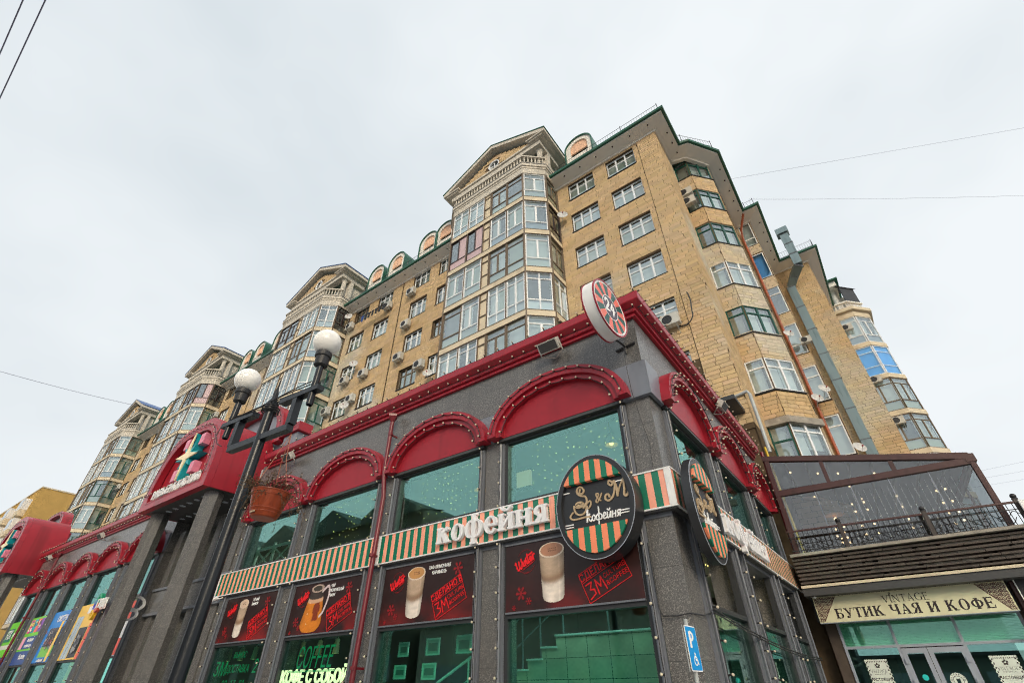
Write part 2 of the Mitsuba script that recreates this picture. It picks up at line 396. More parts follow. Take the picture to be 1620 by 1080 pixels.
def stone_tone(x, y, z, r):
    n1 = float(meshkit.fbm(np.array([[x * .16 + 3, z * .22 + y * .13, y * .2]]), 3, 4)[0])
    g = min(max((n1 - .52) * 9, 0), 1)            # lots of paler stone
    n2 = float(meshkit.fbm(np.array([[x * .33 + 9, z * .5, y * .33]]), 2, 11)[0])
    tan = np.array((.575, .418, .245)); pale = np.array((.565, .50, .385)); dark = np.array((.455, .305, .155))
    c = tan * (1 - g) + pale * g
    d = min(max((n2 - .58) * 5, 0), .7) * (1 - g)
    c = c * (1 - .7 * d) + dark * .7 * d
    return c * (.89 + .20 * r.random()) * np.array((1 + .05 * (r.random() - .5), 1, 1 + .14 * (r.random() - .5)))


def stones(fr, a0, a1, b0, b1, holes, h=.187, seed=1, c1=.022, lo=.46, hi=.62):
    r = random.Random(seed); out = []; n = max(1, round((b1 - b0) / h)); h = (b1 - b0) / n; g = .0085
    for i in range(n):
        z0, z1 = b0 + i * h, b0 + (i + 1) * h
        hs = [(q[0], q[1]) for q in holes if min(q[3], z1) - max(q[2], z0) > .35 * h]
        x = a0 - r.random() * hi; cuts = []
        while x < a1: cuts.append(x); x += r.uniform(lo, hi)
        cuts.append(x)
        for s, e in zip(cuts, cuts[1:]):
            for p, q in subrects(max(s, a0), min(e, a1), hs):
                if q - p < .05: continue
                w = fr.p((p + q) / 2, (z0 + z1) / 2)
                out.append(((p + g, q - g, z0 + g, z1 - g), stone_tone(*w, r), c1 + .006 * (r.random() - .5)))
    return out


N_STONE = [0]


def put_stones(fr, lst, singles=0, order=None):
    if order is not None: lst = sorted(lst, key=order)
    mb = MB()
    for i, ((p, q, z0, z1), col, c) in enumerate(lst):
        if i < singles and N_STONE[0] < 300:
            one = MB(); one.box(fr, p, q, z0, z1, 0, c, col, back=False); one.build('stone', 'm_stone', APT, color=True); N_STONE[0] += 1
        else: mb.box(fr, p, q, z0, z1, 0, c, col, back=False)
    k = mb.build('stone_facing', 'm_stone', APT, color=True)
    if k: tag(k, kind='stuff')


CURTAIN = [((.72, .76, .77), 6), ((.60, .65, .65), 5), ((.50, .57, .50), 4), ((.46, .43, .35), 1), ((.12, .13, .14), 2), ((.26, .29, .30), 1)]
CUR = [c for c, n in CURTAIN for _ in range(n)]


def curtain(mb, fr, a0, a1, b0, b1, c, r, tone=None):
    col = np.array(tone if tone is not None else CUR[r.randrange(len(CUR))]) * r.uniform(.85, 1.05)
    n = max(1, int((a1 - a0) / .45)); xs = np.linspace(a0, a1, 2 * n + 1)
    for i in range(2 * n):
        d0, d1 = (.004 if i % 2 else -.004), (-.004 if i % 2 else .004)
        mb.quad([fr.p(xs[i], b0, c + d0), fr.p(xs[i + 1], b0, c + d1), fr.p(xs[i + 1], b1, c + d1), fr.p(xs[i], b1, c + d0)], col)


def window(fr, a0, a1, b0, b1, seed, style=3, frame='m_pvc', d=-.20, parent=None, glass='m_glass', tone=None, trans=.66):
    """frame with transom and lights, pane, curtains behind"""
    r = random.Random(seed); t = .055; mb = MB(); f0, f1 = d, d + .07
    w = a1 - a0; zt = b0 + (b1 - b0) * trans
    mb.box(fr, a0, a1, b0, b0 + t, f0, f1); mb.box(fr, a0, a1, b1 - t, b1, f0, f1)
    mb.box(fr, a0, a0 + t, b0 + t, b1 - t, f0, f1); mb.box(fr, a1 - t, a1, b0 + t, b1 - t, f0, f1)
    xs = [a0 + w * i / style for i in range(1, style)]
    for x in xs: mb.box(fr, x - .045, x + .045, b0 + t, b1 - t, f0, f1 + .004)
    if trans: 
        ed = [a0 + t] + xs + [a1 - t]
        for x, y in zip(ed, ed[1:]): mb.box(fr, x + .046 * (x in xs), y - .046 * (y in xs), zt - .035, zt + .035, f0, f1)
    k = mb.build('window', frame, parent or APT)
    g = MB(); g.rect(fr, a0 + t, a1 - t, b0 + t, b1 - t, d + .03); g.build('pane', glass, k)
    c = MB(); base = CUR[r.randrange(len(CUR))] if tone is None else tone
    for x, y in zip([a0] + xs, xs + [a1]):
        tn = base if r.random() < .62 else CUR[r.randrange(len(CUR))]
        curtain(c, fr, x + .01, y - .01, b0 + (0 if r.random() < .8 else .3 * (b1 - b0)), b1, d - .16, r, tn)
    c.build('curtain', 'm_cloth', k, color=True)
    s = MB(); s.box(fr, a0 - .06, a1 + .06, b0 - .035, b0, d + .07, .05); s.build('sill', 'm_dark_metal', k)
    return k


# corner section A: two columns of windows
XA0, XA1 = -8.87, -2.05
ZB = 9.0
colsA = [(-8.05, -6.24), (-5.33, -3.50)]
holesA = [(x0, x1, H0 - ST * i - 1.56, H0 - ST * i) for i in range(6) for x0, x1 in colsA]
base_wall(FRONT, XA0, XA1, 0, 28.6, holesA)
put_stones(FRONT, stones(FRONT, XA0, XA1 - 1.15, 12.4, 28.5, holesA, seed=3), 170, lambda s: abs(s[0][2] - 15.2) + .02 * abs(s[0][0] + 4))
PILF = Fr((0, YF - .05, 0), (1, 0, 0))            # shallow corner pilaster
mb = MB(); mb.box(FRONT, XA1 - 1.14, XA1, ZB, 28.5, 0, .05); mb.build('corner_pilaster', 'm_mortar', APT)
put_stones(PILF, stones(PILF, XA1 - 1.13, XA1 + .012, 9.2, 28.5, [], seed=4, lo=.5, hi=.62), 60, lambda s: abs(s[0][2] - 12.5))
ti = 0
for i in range(6):
    for j, (x0, x1) in enumerate(colsA):
        tone = (.62, .64, .58) if (i, j) in ((0, 0), (0, 1), (2, 1), (2, 0)) else None
        window(FRONT, x0, x1, H0 - ST * i - 1.56, H0 - ST * i, 100 + i * 2 + j, 3, 'm_pvc', tone=tone)

# the side front (faces +x), its stepped bays
SX = -2.05
SIDE = Fr((SX, 0, 0), (0, 1, 0))
SFR = Fr((SX + .0, 0, 0), (0, 1, 0))
base_wall(SIDE, YF - .05, 20.0, 0, 28.6, [])
put_stones(SFR, stones(SFR, YF - .05, 20.0, 9.2, 28.5, [], seed=5, lo=.4, hi=.62), 70, lambda s: abs(s[0][2] - 11.5))
SH0, SSILL = 28.45, 26.86
bayA = Fr((SX, 20.0, 0), (1, 0, 0)); LA = .82
q0, q1 = np.array((SX + LA, 20.0)), np.array((-.28, 21.12)); LB = float(np.linalg.norm(q1 - q0))
bayB = Fr((*q0, 0), (*(q1 - q0), 0))
bayC = Fr((-.28, 21.12, 0), (0, 1, 0)); LC = 27.3 - 21.12
for fr, L, sd in ((bayA, LA, 21), (bayB, LB, 22), (bayC, LC, 23)):
    holes = [(.03, L - .03, SSILL - ST * i, SH0 - ST * i) for i in range(7)] if fr is not bayC else [(.1, 2.3, SSILL - ST * i, SH0 - ST * i) for i in range(7)]
    base_wall(fr, 0, L, 0, 28.6, holes, depth=.9)
    put_stones(fr, stones(fr, 0, L, 6.2, 28.5, holes, seed=sd, lo=.3, hi=.55))
sideframes = ['m_green_frame', 'm_green_frame', 'm_green_frame', 'm_pvc', 'm_green_frame', 'm_pvc', 'm_pvc']
for i in range(7):
    z1 = SH0 - ST * i; z0 = z1 - (SH0 - SSILL)
    fm = sideframes[i]
    window(bayA, .03, LA - .03, z0, z1, 300 + i, 1, fm if i < 6 else 'm_green_frame', d=-.06, tone=(.33, .31, .25) if fm == 'm_green_frame' else None, trans=.72 if i < 6 else .5)
    window(bayB, .03, LB - .03, z0, z1, 320 + i, 2, fm, d=-.06, trans=.72, tone=(.70, .74, .74))
    window(bayC, .1, 2.3, z0, z1, 340 + i, 2, fm, d=-.06, trans=.72)
    sl = MB()
    for fr, L in ((bayA, LA), (bayB, LB)): sl.box(fr, -.02, L + .03, z0 - .07, z0 - .036, -.05, .08)
    sl.build('sill_band', 'm_dark_metal' if i < 6 else 'm_concrete', APT)
sl = MB(); zc = SSILL - ST * 5 - 1.3
for fr, L in ((bayA, LA), (bayB, LB)): sl.box(fr, -.05, L + .1, zc - .28, zc, -.1, .16)
sl.build('concrete_lintel', 'm_concrete', APT)
# next step: a narrow face with tall white windows, then the flank and the end wall
faceD = Fr((-.28, 27.3, 0), (1, 0, 0)); LD = .95
hD = [(.16, .90, 28.25 - 3.03 * i - 2.15, 28.25 - 3.03 * i) for i in range(7)]
base_wall(faceD, 0, LD, 0, 28.6, hD, depth=.7); put_stones(faceD, stones(faceD, 0, LD, 6.2, 28.5, hD, seed=31))
for i, h in enumerate(hD): window(faceD, *h, 360 + i, 1, 'm_pvc', d=-.05, trans=(.3, 0, .72, .30, .7, .72, .72)[i], glass='m_glass_blue' if i == 1 else 'm_glass', tone=(.75, .78, .78))
flank = Fr((.67, 27.3, 0), (0, 1, 0)); base_wall(flank, 0, 6.7, 0, 28.6, []); put_stones(flank, stones(flank, 0, 6.7, 6.2, 28.5, [], seed=33))
endw = Fr((.67, 34.0, 0), (1, 0, 0)); LE = 2.55; base_wall(endw, 0, LE, 0, 28.6, []); put_stones(endw, stones(endw, 0, LE, 6.2, 28.5, [], seed=34))
fl2 = Fr((.67 + LE, 34.0, 0), (0, 1, 0)); base_wall(fl2, 0, 8.2, 0, 28.6, []); put_stones(fl2, stones(fl2, 0, 8.2, 6.2, 28.5, [], seed=35))

# eaves: soffit slab swept along the plan, gutter, roof railing
def sweep(path, prof, mb, closed=False):
    """profile (out, z) along a plan polyline, out = to the right of the walk; mitred"""
    p = np.asarray(path, float); d = p[1:] - p[:-1]; d /= np.linalg.norm(d, axis=1, keepdims=True); nr = np.stack([d[:, 1], -d[:, 0]], 1)
    off = []
    for i in range(len(p)):
        a = nr[max(i - 1, 0)]; b = nr[min(i, len(nr) - 1)]; m = a + b; m /= np.linalg.norm(m); off.append(m / max(m @ a, .25))
    off = np.array(off); k = len(prof); pf = np.asarray(prof, float)
    v = np.concatenate([p[:, None, :] + pf[None, :, :1] * off[:, None, :], np.broadcast_to(pf[None, :, 1:], (len(p), k, 1))], -1).reshape(-1, 3)
    f = []
    for i in range(len(p) - 1):
        for j in range(k):
            j2 = (j + 1) % k; a, b, c, e = i * k + j, i * k + j2, (i + 1) * k + j2, (i + 1) * k + j; f += [[a, b, c], [a, c, e]]
    for e in (0, len(p) - 1): f += [[e * k, e * k + j, e * k + j + 1] for j in range(1, k - 1)]
    return mb.raw(v, f)


EZ = 28.7
wallplan = [(-17.0, 17.0), (-2.05, 17.0), (-2.05, 19.55), (-1.2, 19.8), (-.28, 21.12), (-.28, 27.3), (.67, 27.3), (.67, 34.0), (3.22, 34.0), (3.22, 42.0)]
soff = [(-.1, EZ - .45), (.12, EZ - .45), (.12, EZ - .34), (.30, EZ - .30), (.82, EZ - .12), (.82, EZ), (-.1, EZ)]
gut = [(.80, EZ - .02), (.97, EZ - .04), (1.0, EZ + .10), (.80, EZ + .10)]


def eaves(path):
    mb = MB(); sweep(path, soff, mb); mb.build('eave', 'm_plaster', APT)
    mb = MB(); sweep(path, gut, mb); mb.build('gutter', 'm_green_metal', APT)


eaves(wallplan)
BX = [-12.95, -34.3, -55.7, -77.1]                # the four glazed bays, each 8.1 m wide
HB = 4.07
for a, b in zip(BX, BX[1:]): eaves([(b + HB, 17.0), (a - HB, 17.0)])
eaves([(BX[0] + HB, 17.0), (-8.0, 17.0)]) if False else None
vents = MB()
for i in range(40):
    x = -2.2 - i * 1.15
    if any(abs(x - b) < HB + .2 for b in BX) or x < -52: continue
    vents.lathe([(.05, 0), (.05, -.05), (0, -.05)], (x, 16.45, EZ - .20), 6)
for y in (17.6, 18.4, 19.2): vents.lathe([(.05, 0), (.05, -.05), (0, -.05)], (SX + .6, y, EZ - .20), 6)
for y in (22, 23, 24, 25, 26): vents.lathe([(.05, 0), (.05, -.05), (0, -.05)], (-.28 + .6, y, EZ - .20), 6)
for y in (28, 29.1, 30.2, 31.3, 32.4): vents.lathe([(.05, 0), (.05, -.05), (0, -.05)], (.67 + .6, y, EZ - .20), 6)
k = vents.build('soffit_vent', 'm_black', APT); tag(k, kind='stuff')


def roof_rail(path, z=EZ + .1, h=.62):
    mb = MB(); pts = np.array(path, float)
    for a, b in zip(pts, pts[1:]):
        L = np.linalg.norm(b - a); n = max(2, int(L / .16)); nn = max(1, round(L / 2.3))
        for zz in (z + h, z + .12): mb.tube([(*a, zz), (*b, zz)], .013, 4)
        for i in range(n + 1):
            q = a + (b - a) * i / n; mb.tube([(*q, z + .1), (*q, z + h)], .007, 3, cap=False)
        for i in range(nn + 1):
            q = a + (b - a) * i / nn; mb.tube([(*q, z - .05), (*q, z + h + .14)], .02, 4)
    return mb.build('roof_railing', 'm_dark_metal', APT)


roof_rail([(-8.4, 16.15), (-1.35, 16.15)])
roof_rail([(-.95, 18.85), (.42, 20.4)]); roof_rail([(-1.25, 18.75), (-.95, 18.85)]); roof_rail([(.8, 26.5), (1.4, 26.5)]); roof_rail([(1.6, 33.1), (4.0, 33.1), (4.0, 35)])
for a, b in zip(BX[:2], BX[1:3]): roof_rail([(b + HB + .4, 16.15), (a - HB - .4, 16.15)])

# mansard roof and dormers
mb = MB()
for x0, x1, y in [(-82, -2.2, 16.35)]:
    mb.quad([(x0, y, EZ + .08), (x1, y, EZ + .08), (x1 - 1.6, y + 4.4, EZ + 2.1), (x0, y + 4.4, EZ + 2.1)])
    mb.quad([(x0, y + 4.4, EZ + 2.1), (x1 - 1.6, y + 4.4, EZ + 2.1), (x1 - 4, y + 12, EZ + 3.2), (x0, y + 12, EZ + 3.2)])
mb.quad([(-1.4, 17, EZ + .08), (3.3, 43, EZ + .08), (-2.5, 43, EZ + 2.1), (-3.8, 20.75, EZ + 2.1)])
mb.quad([(-3.8, 20.75, EZ + 2.1), (-2.5, 43, EZ + 2.1), (-8, 43, EZ + 3.1), (-6.2, 28.3, EZ + 3.1)])
k = mb.build('roof', 'm_green_metal', APT)


def dormer(fr, w=1.95, hgt=2.35, deep=3.2):
    """barrel-roofed dormer: white surround, arched opening with a peach wall and a window"""
    d = MB(); hw = w / 2
    arch = lambda hw, z1, z0=0.0: Polygon([(-hw, z0)] + [(hw * math.cos(t), z1 + hw * math.sin(t)) for t in np.linspace(math.pi, 0, 17)] + [(hw, z0)])
    zs = hgt - hw
    outer, inner = arch(hw, zs), arch(hw - .34, zs, .45)
    d.poly(fr, outer.difference(inner), -.25, 0); k = d.build('dormer', 'm_plaster', APT)
    r = MB(); shell = arch(hw + .06, zs, .0).difference(arch(hw - .02, zs, -.1)); r.poly(fr, shell, -deep, .10); r.build('barrel_roof', 'm_green_metal', k)
    w_ = MB(); w_.poly(fr, inner.intersection(R(-2, 2, .95, 5)), -.2, -.10); w_.build('arch_panel', 'm_orange_glow', k)
    g = MB(); g.rect(fr, -(hw - .34), hw - .34, .45, 1.0, -.35); g.build('pane', 'm_glass', k)
    b = MB(); b.box(fr, -(hw - .34), hw - .34, .96, 1.02, -.5, -.3); b.box(fr, -.03, .03, .45, .96, -.42, -.33); b.rect(fr, -(hw - .34), hw - .34, .45, 1.0, -.62); b.build('window_frame', 'm_pvc', k)


for x in (-6.75, -18.9, -20.75, -24.5, -27.1): dormer(Fr((x, 16.62, 29.75), (1, 0, 0)))
for bx in BX[1:3]:
    for dx in (-5.9, -7.9, -11.6, -14.2): dormer(Fr((bx + dx, 16.62, 29.75), (1, 0, 0)))
dormer(Fr((.9, 32.1, 29.2), (.55, .83, 0)), 1.7, 2.3, 2.2)

# brick fields between the bays
FS = [H0 + .3 - ST * i for i in range(8)]
for si, (a, b) in enumerate(zip(BX, BX[1:])):
    x0, x1 = b + HB, a - HB
    cols = [(x0 + .72, x0 + 2.56), (x0 + 3.75, x0 + 5.55), (x0 + 7.95, x0 + 9.75), (x0 + 10.75, x0 + 12.3)]
    nf = 7
    holes = [(p, q, z - 1.62, z) for z in FS[:nf] for p, q in cols]
    base_wall(FRONT, x0, x1, 7.0, 28.6, holes)
    if si < 2: put_stones(FRONT, stones(FRONT, x0, x1, 9.0, 28.5, holes, seed=40 + si, lo=.4, hi=.66))
    else: put_stones(FRONT, stones(FRONT, x0, x1, 9.0, 28.5, holes, h=.28, seed=40 + si, lo=.8, hi=1.2))
    st = MB(); st.box(FRONT, x0 + 6.72, x0 + 6.82, 9, 28.4, .0, .045); st.build('expansion_joint', 'm_mortar', APT)
    for i, z in enumerate(FS[:nf]):
        for j, (p, q) in enumerate(cols): window(FRONT, p, q, z - 1.62, z, 500 + si * 60 + i * 4 + j, 3 if si < 2 else 2, 'm_pvc' if (i + j) % 5 else 'm_brown_frame')
XL = BX[3] - HB
base_wall(FRONT, XL - 1.2, XL, 6, 28.6, [])
# ------------------------------------------------------------------ glazed bays
STY = {  # frame, bar layout, colour of the sheet behind the lower panes
    'br': ('m_brown_frame', 'split', (.50, .56, .48)), 'b1': ('m_brown_frame', 'one', (.58, .63, .56)), 'p4': ('m_pvc', 'four', (.66, .70, .74)),
    'p2': ('m_pvc', 'split', (.33, .40, .48)), 'p1': ('m_pvc', 'one', (.35, .42, .50)), 'pk': ('m_darkbrown_frame', 'pink', (.55, .42, .44)),
    'dk': ('m_darkbrown_frame', 'split', (.16, .13, .12)), 'gr': ('m_green_frame', 'split', (.40, .46, .42)), 'wb': ('m_pvc', 'split', (.52, .58, .56))}
BAYS = [
    [('p4', 'br', 'wb', 'br'), ('pk', 'p2', 'p2', 'dk'), ('wb', 'br', 'wb', 'br'), ('b1', 'p4', 'p4', 'p4'), ('p4', 'br', 'wb', 'br'), ('b1', 'wb', 'br', 'br'), ('p4', 'br', 'br', 'br')],
    [('dk', 'p4', 'p4', 'dk'), ('wb', 'br', 'p2', 'br'), ('p4', 'p4', 'p4', 'gr'), ('wb', 'p4', 'wb', 'gr'), ('p4', 'br', 'gr', 'gr'), ('b1', 'wb', 'p2', 'br'), ('p4', 'br', 'br', 'br')],
    [('b1', 'dk', 'pk', 'dk'), ('b1', 'p2', 'wb', 'gr'), ('p4', 'p4', 'dk', 'gr'), ('p4', 'wb', 'p2', 'br'), ('b1', 'p4', 'wb', 'gr'), ('p4', 'br', 'p4', 'br'), ('p4', 'br', 'br', 'br')],
    [('wb', 'br', 'wb', 'br'), ('p4', 'wb', 'p2', 'gr'), ('b1', 'br', 'gr', 'gr'), ('p4', 'gr', 'wb', 'gr'), ('wb', 'p4', 'gr', 'gr'), ('p4', 'br', 'br', 'br'), ('p4', 'br', 'br', 'br')]]


def glaze(bay, fr, a0, a1, z0, z1, style, seed, fine=True):
    fm, lay, low = STY[style]; r = random.Random(seed); t = .065 if fm == 'm_pvc' else .05; f = MB(); zl = z0 + .74; zt = z1 - .48
    d0, d1 = -.09, -.02
    f.box(fr, a0, a1, z0, z0 + t, d0, d1); f.box(fr, a0, a1, z1 - t, z1, d0, d1); f.box(fr, a0, a0 + t, z0 + t, z1 - t, d0, d1); f.box(fr, a1 - t, a1, z0 + t, z1 - t, d0, d1)
    f.box(fr, a0 + t, a1 - t, zl - .035, zl + .035, d0, d1)
    am = (a0 + a1) / 2 if lay != 'one' else None
    if lay in ('split', 'four'):
        f.box(fr, a0 + t, a1 - t, zt - .03, zt + .03, d0, d1 + .003)
        f.box(fr, am - .055, am + .055, zl + .035, zt - .03, d0, d1)
        if lay == 'four': f.box(fr, am - .03, am + .03, zt + .03, z1 - t, d0, d1); f.box(fr, am - .03, am + .03, z0 + t, zl - .035, d0, d1)
    elif lay == 'one': f.box(fr, a0 + t, a1 - t, zt - .025, zt + .025, d0, d1)
    elif lay == 'pink': f.box(fr, am - .05, am + .05, zl + .035, z1 - t, d0, d1)
    f.build('frame', fm, bay)
    if lay == 'pink':
        q = MB(); q.rect(fr, a0 + t, a1 - t, z0 + t, zl - .035, -.055); q.rect(fr, am + .05, a1 - t, zl + .03, z1 - t, -.055); q.build('panel', 'm_pink', bay)
        g = MB(); g.rect(fr, a0 + t, am - .05, zl + .035, z1 - t, -.055); g.build('pane', 'm_glass', bay)
    else:
        cells = [(a0 + t, a1 - t, z0 + t, zl - .035)]
        cells += [(a0 + t, am - .04, zl + .035, zt - .03), (am + .04, a1 - t, zl + .035, zt - .03), (a0 + t, a1 - t, zt + .03, z1 - t)] if am else [(a0 + t, a1 - t, zl + .035, zt - .025), (a0 + t, a1 - t, zt + .025, z1 - t)]
        if fine:
            for c in cells: g = MB(); g.rect(fr, *c, -.055); g.build('pane', 'm_glass', bay)
        else:
            g = MB(); [g.rect(fr, *c, -.055) for c in cells]; g.build('pane', 'm_glass', bay)
    c = MB(); c.rect(fr, a0, a1, z0, zl, -.14, np.array(low) * r.uniform(.8, 1.15))
    n = 2 if am else 1; base = CUR[r.randrange(len(CUR))] if style not in ('dk', 'pk') else (.05, .05, .05)
    for i in range(n):
        x0, x1 = a0 + (a1 - a0) * i / n, a0 + (a1 - a0) * (i + 1) / n
        curtain(c, fr, x0, x1, zl, z1, -.28, r, base if r.random() < .6 else (CUR[r.randrange(len(CUR))] if style not in ('dk', 'pk') else (.07, .06, .06)))
    c.build('curtain', 'm_cloth', bay, color=True)


def column_bay(xc, idx):
    fine = idx < 2; bay = key('glazed_bay', APT)
    pl = [(xc - HB, YF), (xc - HB, 15.62), (xc - HB + 1.1, 14.62), (xc + HB - 1.1, 14.62), (xc + HB, 15.62), (xc + HB, YF)]
    faces = [Fr((*p, 0), (q[0] - p[0], q[1] - p[1], 0)) for p, q in zip(pl, pl[1:])]
    lens = [math.dist(p, q) for p, q in zip(pl, pl[1:])]
    L = lens[2]; cuts = [0, L * .245, L * .475, L * .565, L * .785, L]
    bands = MB(); core = MB(); trim = MB(); posts = MB()
    ring = Polygon(pl + [(xc + HB, YF + .2), (xc - HB, YF + .2)])
    G = Fr((0, 0, 0), (1, 0, 0), (0, 0, 1), (0, 1, 0))
    core.poly(G, ring.buffer(-.75, join_style='mitre'), 5.5, 28.6); core.build('core', 'm_room', bay)
    for k in range(7):
        zt = 28.45 if k == 0 else 25.66 - 3.05 * (k - 1); zb = 26.03 - 3.05 * k
        fb_ = MB(); fb_.poly(G, ring.buffer(.03, join_style='mitre'), zb - .37 + .005, zb - .005); fb_.build('floor_band', 'm_cream', bay)
        sL, sR, sC, sS = BAYS[idx][k]; sd = 1000 * idx + 40 * k
        glaze(bay, faces[2], cuts[0] + .05, cuts[1] - .03, zb, zt, sL, sd, fine); glaze(bay, faces[2], cuts[1] + .03, cuts[2] - .05, zb, zt, sL if sL != 'b1' else 'wb', sd + 1, fine)
        glaze(bay, faces[2], cuts[3] + .05, cuts[4] - .03, zb, zt, sR, sd + 2, fine); glaze(bay, faces[2], cuts[4] + .03, cuts[5] - .06, zb, zt, sR if sR != 'br' else 'b1', sd + 3, fine)
        glaze(bay, faces[3], .06, lens[3] - .06, zb, zt, sC, sd + 4, fine); glaze(bay, faces[4], .06, lens[4] - .04, zb, zt, sS, sd + 5, fine)
        glaze(bay, faces[1], .06, lens[1] - .06, zb, zt, sL, sd + 6, False); glaze(bay, faces[0], .04, lens[0] - .06, zb, zt, sL, sd + 7, False)
        posts.rect(faces[2], cuts[2], cuts[3], zb, zt, -.06)
        for z in (zb + .02, zb + 1.0, zb + 2.1): trim.box(faces[2], cuts[2] - .02, cuts[3] + .02, z, z + .05, -.06, .0)
        for x in (cuts[1], cuts[2], cuts[3], cuts[4]): trim.box(faces[2], x - .03, x + .03, zb, zt, -.1, .012)
        for fi in (1, 2, 3, 4): trim.box(faces[fi], -.035, .05, zb - .37, zt, -.12, .045)
        trim.box(faces[4], lens[4] - .04, lens[4] + .0, zb - .37, zt, -.12, .04)
        for fi in range(1, 5): trim.box(faces[fi], .05, lens[fi] - .03, zb - .008, zb + .03, -.05, .05); trim.box(faces[fi], .05, lens[fi] - .03, zb - .40, zb - .37, -.05, .05)
    posts.build('cream_panel', 'm_cream', bay); trim.build('trim', 'm_brown_frame', bay)
    led = MB(); led.poly(G, ring.buffer(.04, join_style='mitre'), 28.45, 28.98); led.poly(G, ring.buffer(.08, join_style='mitre'), 28.985, 29.16); led.poly(G, ring.buffer(.15, join_style='mitre'), 29.165, 29.4)
    led.build('ledge', 'm_ledge', bay)
    e = MB(); e.poly(G, ring.buffer(.17, join_style='mitre'), 29.405, 29.46); e.build('ledge_flashing', 'm_dark_metal', bay)
    # balustrade of turned balusters
    for fi in (1, 2, 3):
        fr, Lf = faces[fi], lens[fi]; n = max(3, int(Lf / .24)); b = MB()
        for i in range(n):
            x = (i + .5) * Lf / n
            b.lathe([(.055, 0), (.035, .06), (.075, .22), (.035, .42), (.03, .52), (.055, .6)], fr.p(x, 29.58, .05), 6)
        kb = b.build('baluster', 'm_ledge', bay); tag(kb, kind='stuff')
        b = MB(); b.box(fr, -.05, Lf + .05, 30.18, 30.30, -.05, .14); b.box(fr, -.05, Lf + .05, 29.46, 29.56, -.05, .13); b.build('handrail', 'm_ledge', bay)
    # loggia: columns, back wall with windows
    for sx in (-1, 1):
        c = MB(); c.lathe([(.26, 0), (.26, .12), (.2, .16), (.19, 2.05), (.23, 2.12), (.27, 2.2), (.27, 2.3), (0, 2.3)], (xc + sx * (HB - .38), 15.72, 29.46), 16)
        c.build('column', 'm_ledge', bay, smooth=40)
    lw = Fr((xc - HB, 16.15, 0), (1, 0, 0)); mb = MB(); mb.box(lw, 0, 2 * HB, 29.46, 31.7, -.3, 0); mb.box(Fr((xc + HB - .35, 16.15, 0), (0, 1, 0)), .02, 3.0, 29.4, 32.3, -.25, 0); mb.box(Fr((xc - HB + .35, 16.15, 0), (0, -1, 0)), -3.0, -.02, 29.4, 32.3, -.25, 0)
    mb.build('loggia_wall', 'm_ledge', bay)
    for x0 in (.7, 3.0, 5.2):
        f = MB(); g = MB()
        for x in (x0, x0 + .95): f.box(lw, x, x + .07, 29.8, 31.5, .005, .07)
        f.box(lw, x0 + .07, x0 + .95, 31.43, 31.5, .005, .07); f.box(lw, x0 + .07, x0 + .95, 30.5, 30.56, .005, .07); f.box(lw, x0 + 1.02, x0 + 2.0, 30.5, 30.56, .005, .07); f.box(lw, x0 + 1.95, x0 + 2.02, 29.8, 31.5, .005, .07)
        f.build('loggia_frame', 'm_pvc', bay); g.rect(lw, x0 + .07, x0 + 1.95, 29.8, 31.5, .03); g.build('loggia_pane', 'm_glass', bay)
    # pediment
    zE, zA, xe, yf = 32.45, 34.65, HB + .58, 14.85
    PD = Fr((xc, 15.2, 0), (1, 0, 0))
    b = MB(); b.box(PD, -HB + .0, HB - .0, 31.72, 32.12, -.5, .0); b.box(PD, -HB - .1, HB + .1, 32.125, 32.3, -.6, .1)
    for sx in (-1, 1): b.box(PD, min(sx * (HB - .42), sx * HB), max(sx * (HB - .42), sx * HB), 31.72, 32.12, -2.4, -.505); b.box(PD, min(sx * (HB - .5), sx * (HB + .1)), max(sx * (HB - .5), sx * (HB + .1)), 32.125, 32.3, -2.4, -.605)
    b.build('entablature', 'm_ledge', bay)
    tri = P((-xe, zE), (xe, zE), (0, zA + .0)); sl = (zA - zE) / xe
    inner = P((-HB, 32.3), (HB, 32.3), (HB, 32.3 + .02), (0, 32.3 + sl * HB + .0), (-HB, 32.32))
    hole = ell(0, 32.3 + .62, .42, .42, 28)
    holes = Fr((xc, 15.26, 0), (1, 0, 0))
    g = MB(); g.poly(holes, inner.difference(hole), -.2, 0); g.build('gable_wall', 'm_mortar', bay)
    s = MB(); r = random.Random(idx)
    hh = .2
    for i in range(9):
        z0, z1 = 32.3 + i * hh, 32.3 + (i + 1) * hh; half = HB - (z1 - 32.3) / sl
        if half < .3: break
        x = -half
        while x < half - .1:
            w = min(r.uniform(.36, .6), half - x)
            if not (abs(x + w / 2) < .42 + w / 2 and abs((z0 + z1) / 2 - 32.92) < .5): s.box(holes, x + .006, x + w - .006, z0 + .006, z1 - .006, 0, .014, stone_tone(xc + x, 15, z0, r), back=False)
            x += w
    kk = s.build('stone_facing', 'm_stone', bay, color=True); tag(kk, kind='stuff')
    o = MB(); o.poly(holes, ell(0, 32.92, .5, .5, 28).difference(hole), -.12, .06); o.box(holes, -.03, .03, 32.5, 33.34, -.1, -.04); o.box(holes, -.42, -.03, 32.9, 32.95, -.1, -.05); o.build('round_frame', 'm_pvc', bay)
    o = MB(); o.poly(holes, hole, -.14, -.12); o.build('round_pane', 'm_glass', bay)
    o = MB(); o.poly(holes, hole.buffer(.02), -.7, -.6); o.build('round_back', 'm_room', bay)
    # raking roof: plaster soffit slab, cornice returns, green skin
    th = .30
    slab = P((-xe, zE - .02), (-xe, zE + th * .55), (0, zA + th), (xe, zE + th * .55), (xe, zE - .02), (xe - .35, zE - .02), (0, zA - .06), (-xe + .35, zE - .02))
    F2 = Fr((xc, yf, 0), (1, 0, 0)); m = MB(); m.poly(F2, slab, -6.0, 0)
